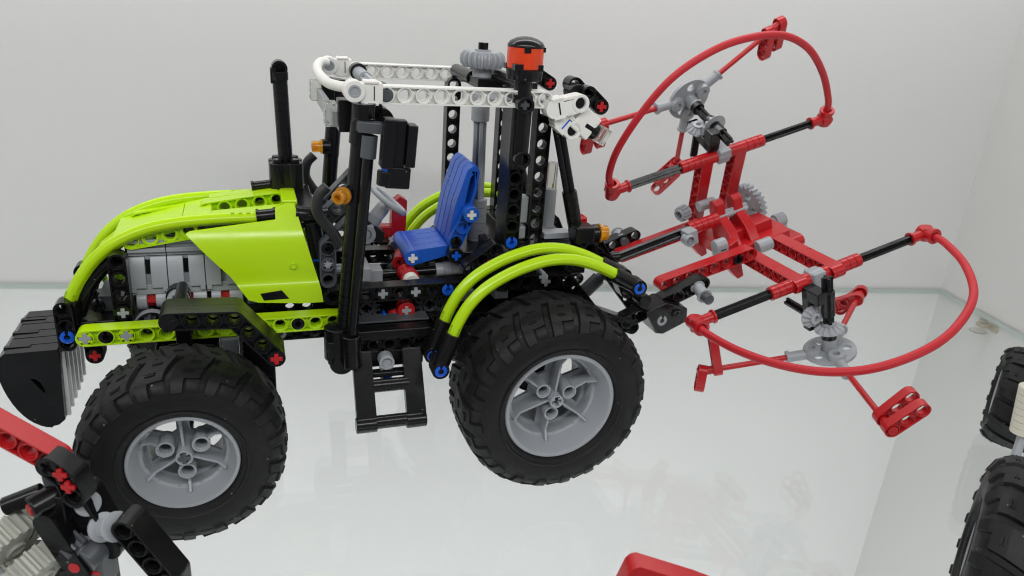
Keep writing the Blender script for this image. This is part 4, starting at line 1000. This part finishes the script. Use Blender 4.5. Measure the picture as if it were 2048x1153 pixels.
# lower link beams to the tractor
tb((-9.2, -3.5, .62), (-2.3, -3.5, .55), (0, 1, 0), n=7)
pin((-3.3, -4.0, .55), (0, -1, 0), black, TE)
tb((-9.0, 3.6, .2), (-2.2, 3.5, .3), (0, 1, 0), n=7)
m = MB(); m.plate([(-3.2, .9), (-2.2, 1.2), (-2.0, -1.9), (-2.5, -2.0), (-3.0, -1.2), (-3.9, .3)], [], 0, .8, XZ(-2.4)); m.build('frame_side', red, TE, bevel=.08)
m = MB(); m.plate([(-3.2, .9), (-2.2, 1.2), (-2.0, -1.9), (-2.5, -2.0), (-3.0, -1.2), (-3.9, .3)], [], 0, .8, XZ(2.6)); m.build('frame_side', red, TE, bevel=.08)
gear((-3.7, 2.6, 2.3), (1, .3, 0), .62, 12, .7, grey, TE)

# ------------------------------------------------------------------ neighbouring models at the frame edge
FG = empty('toy_machine', (-13.5, -12, 0), (0, 0, radians(-12)), label='toy machine with red arm, black beams and pale gears at the lower left corner', cat='toy model')
def fb(pts, y, mat, **k): return liftarm(pts, XZ(y), mat, FG, **k)
fb([(-3.6, 10.75), (-.25, 8.75)], -.6, red); fb([(-.15, 8.75), (.55, 8.2), (.75, 7.3)], -.9, black, cross=(0, 1), hw=.52)
for x, z in ((.4, 8.5), (.66, 7.9)): axle((x, -.98, z), (x, -.8, z), red, FG, r=.30)
m = MB(); m.plate([(-.9, 7.9), (-.1, 8.3), (.5, 7.0), (.1, 6.2), (-.3, 6.3), (-.8, 7.0)], [], 0, 1.2, XZ(-.4)); m.build('joint_block', dgrey, FG, bevel=.1)
m = MB(); m.box(-.1, .5, -.44, -.4, 6.55, 6.72); m.build('slot', red, FG, bevel=0)
m = MB(); m.cyl((-1.0, -1.2, 6.8), (-.3, -.2, 7.0), .52); m.box(-.9, .2, -.8, .3, 5.6, 7.2); m.build('joint_block', black, FG, bevel=.1)
rod((-1.03, -1.28, 6.78), (-.9, -1.1, 6.8), .27, red, FG, 'pin')
m = MB(); m.cyl((-2.6, -.6, 6.3), (-1.2, 0, 6.8), .42); m.build('axle_connector', black, FG, bevel=.05)
m = MB(); m.plate(offset_poly([(-.45, 6.1), (.65, 3.5)], .5), [], -1.3, -.1, XZ(0)); m.build('side_arm', black, FG, bevel=.12)
m = MB(); m.plate(offset_poly([(.55, 6.7), (1.05, 5.3), (1.75, 4.3)], .5), [], -.5, .9, XZ(0)); m.build('side_arm', black, FG, bevel=.12)
rod((.56, -1.34, 3.9), (.56, -1.2, 3.9), .26, red, FG, 'pin')
gear((-2.6, -.9, 4.7), (.8, -.3, -.5), 1.35, 20, 1.1, tan, FG); gear((-1.25, -1.2, 3.6), (.8, -.3, -.5), 1.25, 18, 1.1, tan, FG)
gear((-2.7, -.9, 3.0), (.8, -.3, -.5), .9, 12, 1.0, tan, FG); rod((-3.2, -1.2, 3.4), (-2.2, -1.6, 2.6), .5, grey, FG)
gear((.2, -.6, 4.7), (.8, -.3, -.4), .72, 9, 1.2, dgrey, FG)
m = MB(); m.cyl((.75, -1.0, 4.0), (1.35, .4, 4.4), .7); m.box(.5, 1.6, -1.0, .2, 2.4, 4.1); m.build('joint_block', dgrey, FG, bevel=.12)
m = MB(); m.box(.7, 1.5, -1.04, -1.0, 3.35, 3.5); m.build('slot', red, FG, bevel=0)
bush((1.45, -.3, 5.4), (2.45, -.8, 5.95), flatsilver, FG, r=.46, flange=.66)
m = MB(); m.ring((.86, -.2, 6.55), (1.0, -.3, 6.62), .55, .2); m.build('ring', grey, FG, bevel=.02)
liftarm([(3.1, 6.3), (4.75, 3.7), (4.75, 1.7)], XZ(-1.5), black, FG, hw=.5, th=1.25)
m = MB(); m.box(-3.6, -.6, -.6, .8, 1.0, 3.4); m.box(-2.2, 1.4, -.6, .6, 0, 3.0); m.build('base_block', black, FG, bevel=.1)

RC = empty('toy_vehicle', (46.4, -1.0, 0), (0, 0, 0), label='toy vehicle with fat black tyres and cream column at the right edge', cat='toy vehicle')
def side_wheel(loc, R, W, rr, lugs, rz=0):
    e = empty('wheel', loc, (0, 0, radians(rz)), parent=RC); tyre_mesh(R, W, rr, lugs, e); rim_mesh(rr, W, e); return e
side_wheel((0, 0, 3.75), 3.75, 2.1, 2.2, 16, -132)
side_wheel((-16.6, -17.6, 5.2), 5.2, 2.5, 2.2, 18, -133)
connector((-2.9, -3.2, 3.2), (-3.2, -3.0, 6.6), cream, RC, 'column', r=.85)
m = MB(); m.cyl((-2.9, -3.2, 3.2), (-3.6, -3.9, 1.2), .3); m.cyl((-2.3, -3.4, 3.2), (-2.6, -4.2, .9), .35); m.build('frame_strut', grey, RC, bevel=.05)
BR = empty('toy_part', (10.3, -19.6, 0), (0, 0, radians(-6)), label='red panel of another toy model cut off at the bottom edge of the frame', cat='toy model')
m = MB(); m.plate([(-.75, 6.4), (-.45, 7.5), (-.3, 7.72), (0, 7.82), (2.4, 7.0), (3.6, 6.5), (3.6, 5.8)], [], 0, .9, XZ(0)); m.build('panel', red, BR, bevel=.06)
m = MB(); m.cyl((-.3, -.1, 6.6), (-.3, .5, 6.6), .3); m.build('pin', grey, BR, bevel=.05)
m = MB(); m.box(0, 3.2, .1, .8, 0, 6.4); m.build('support', red, BR, bevel=.1)
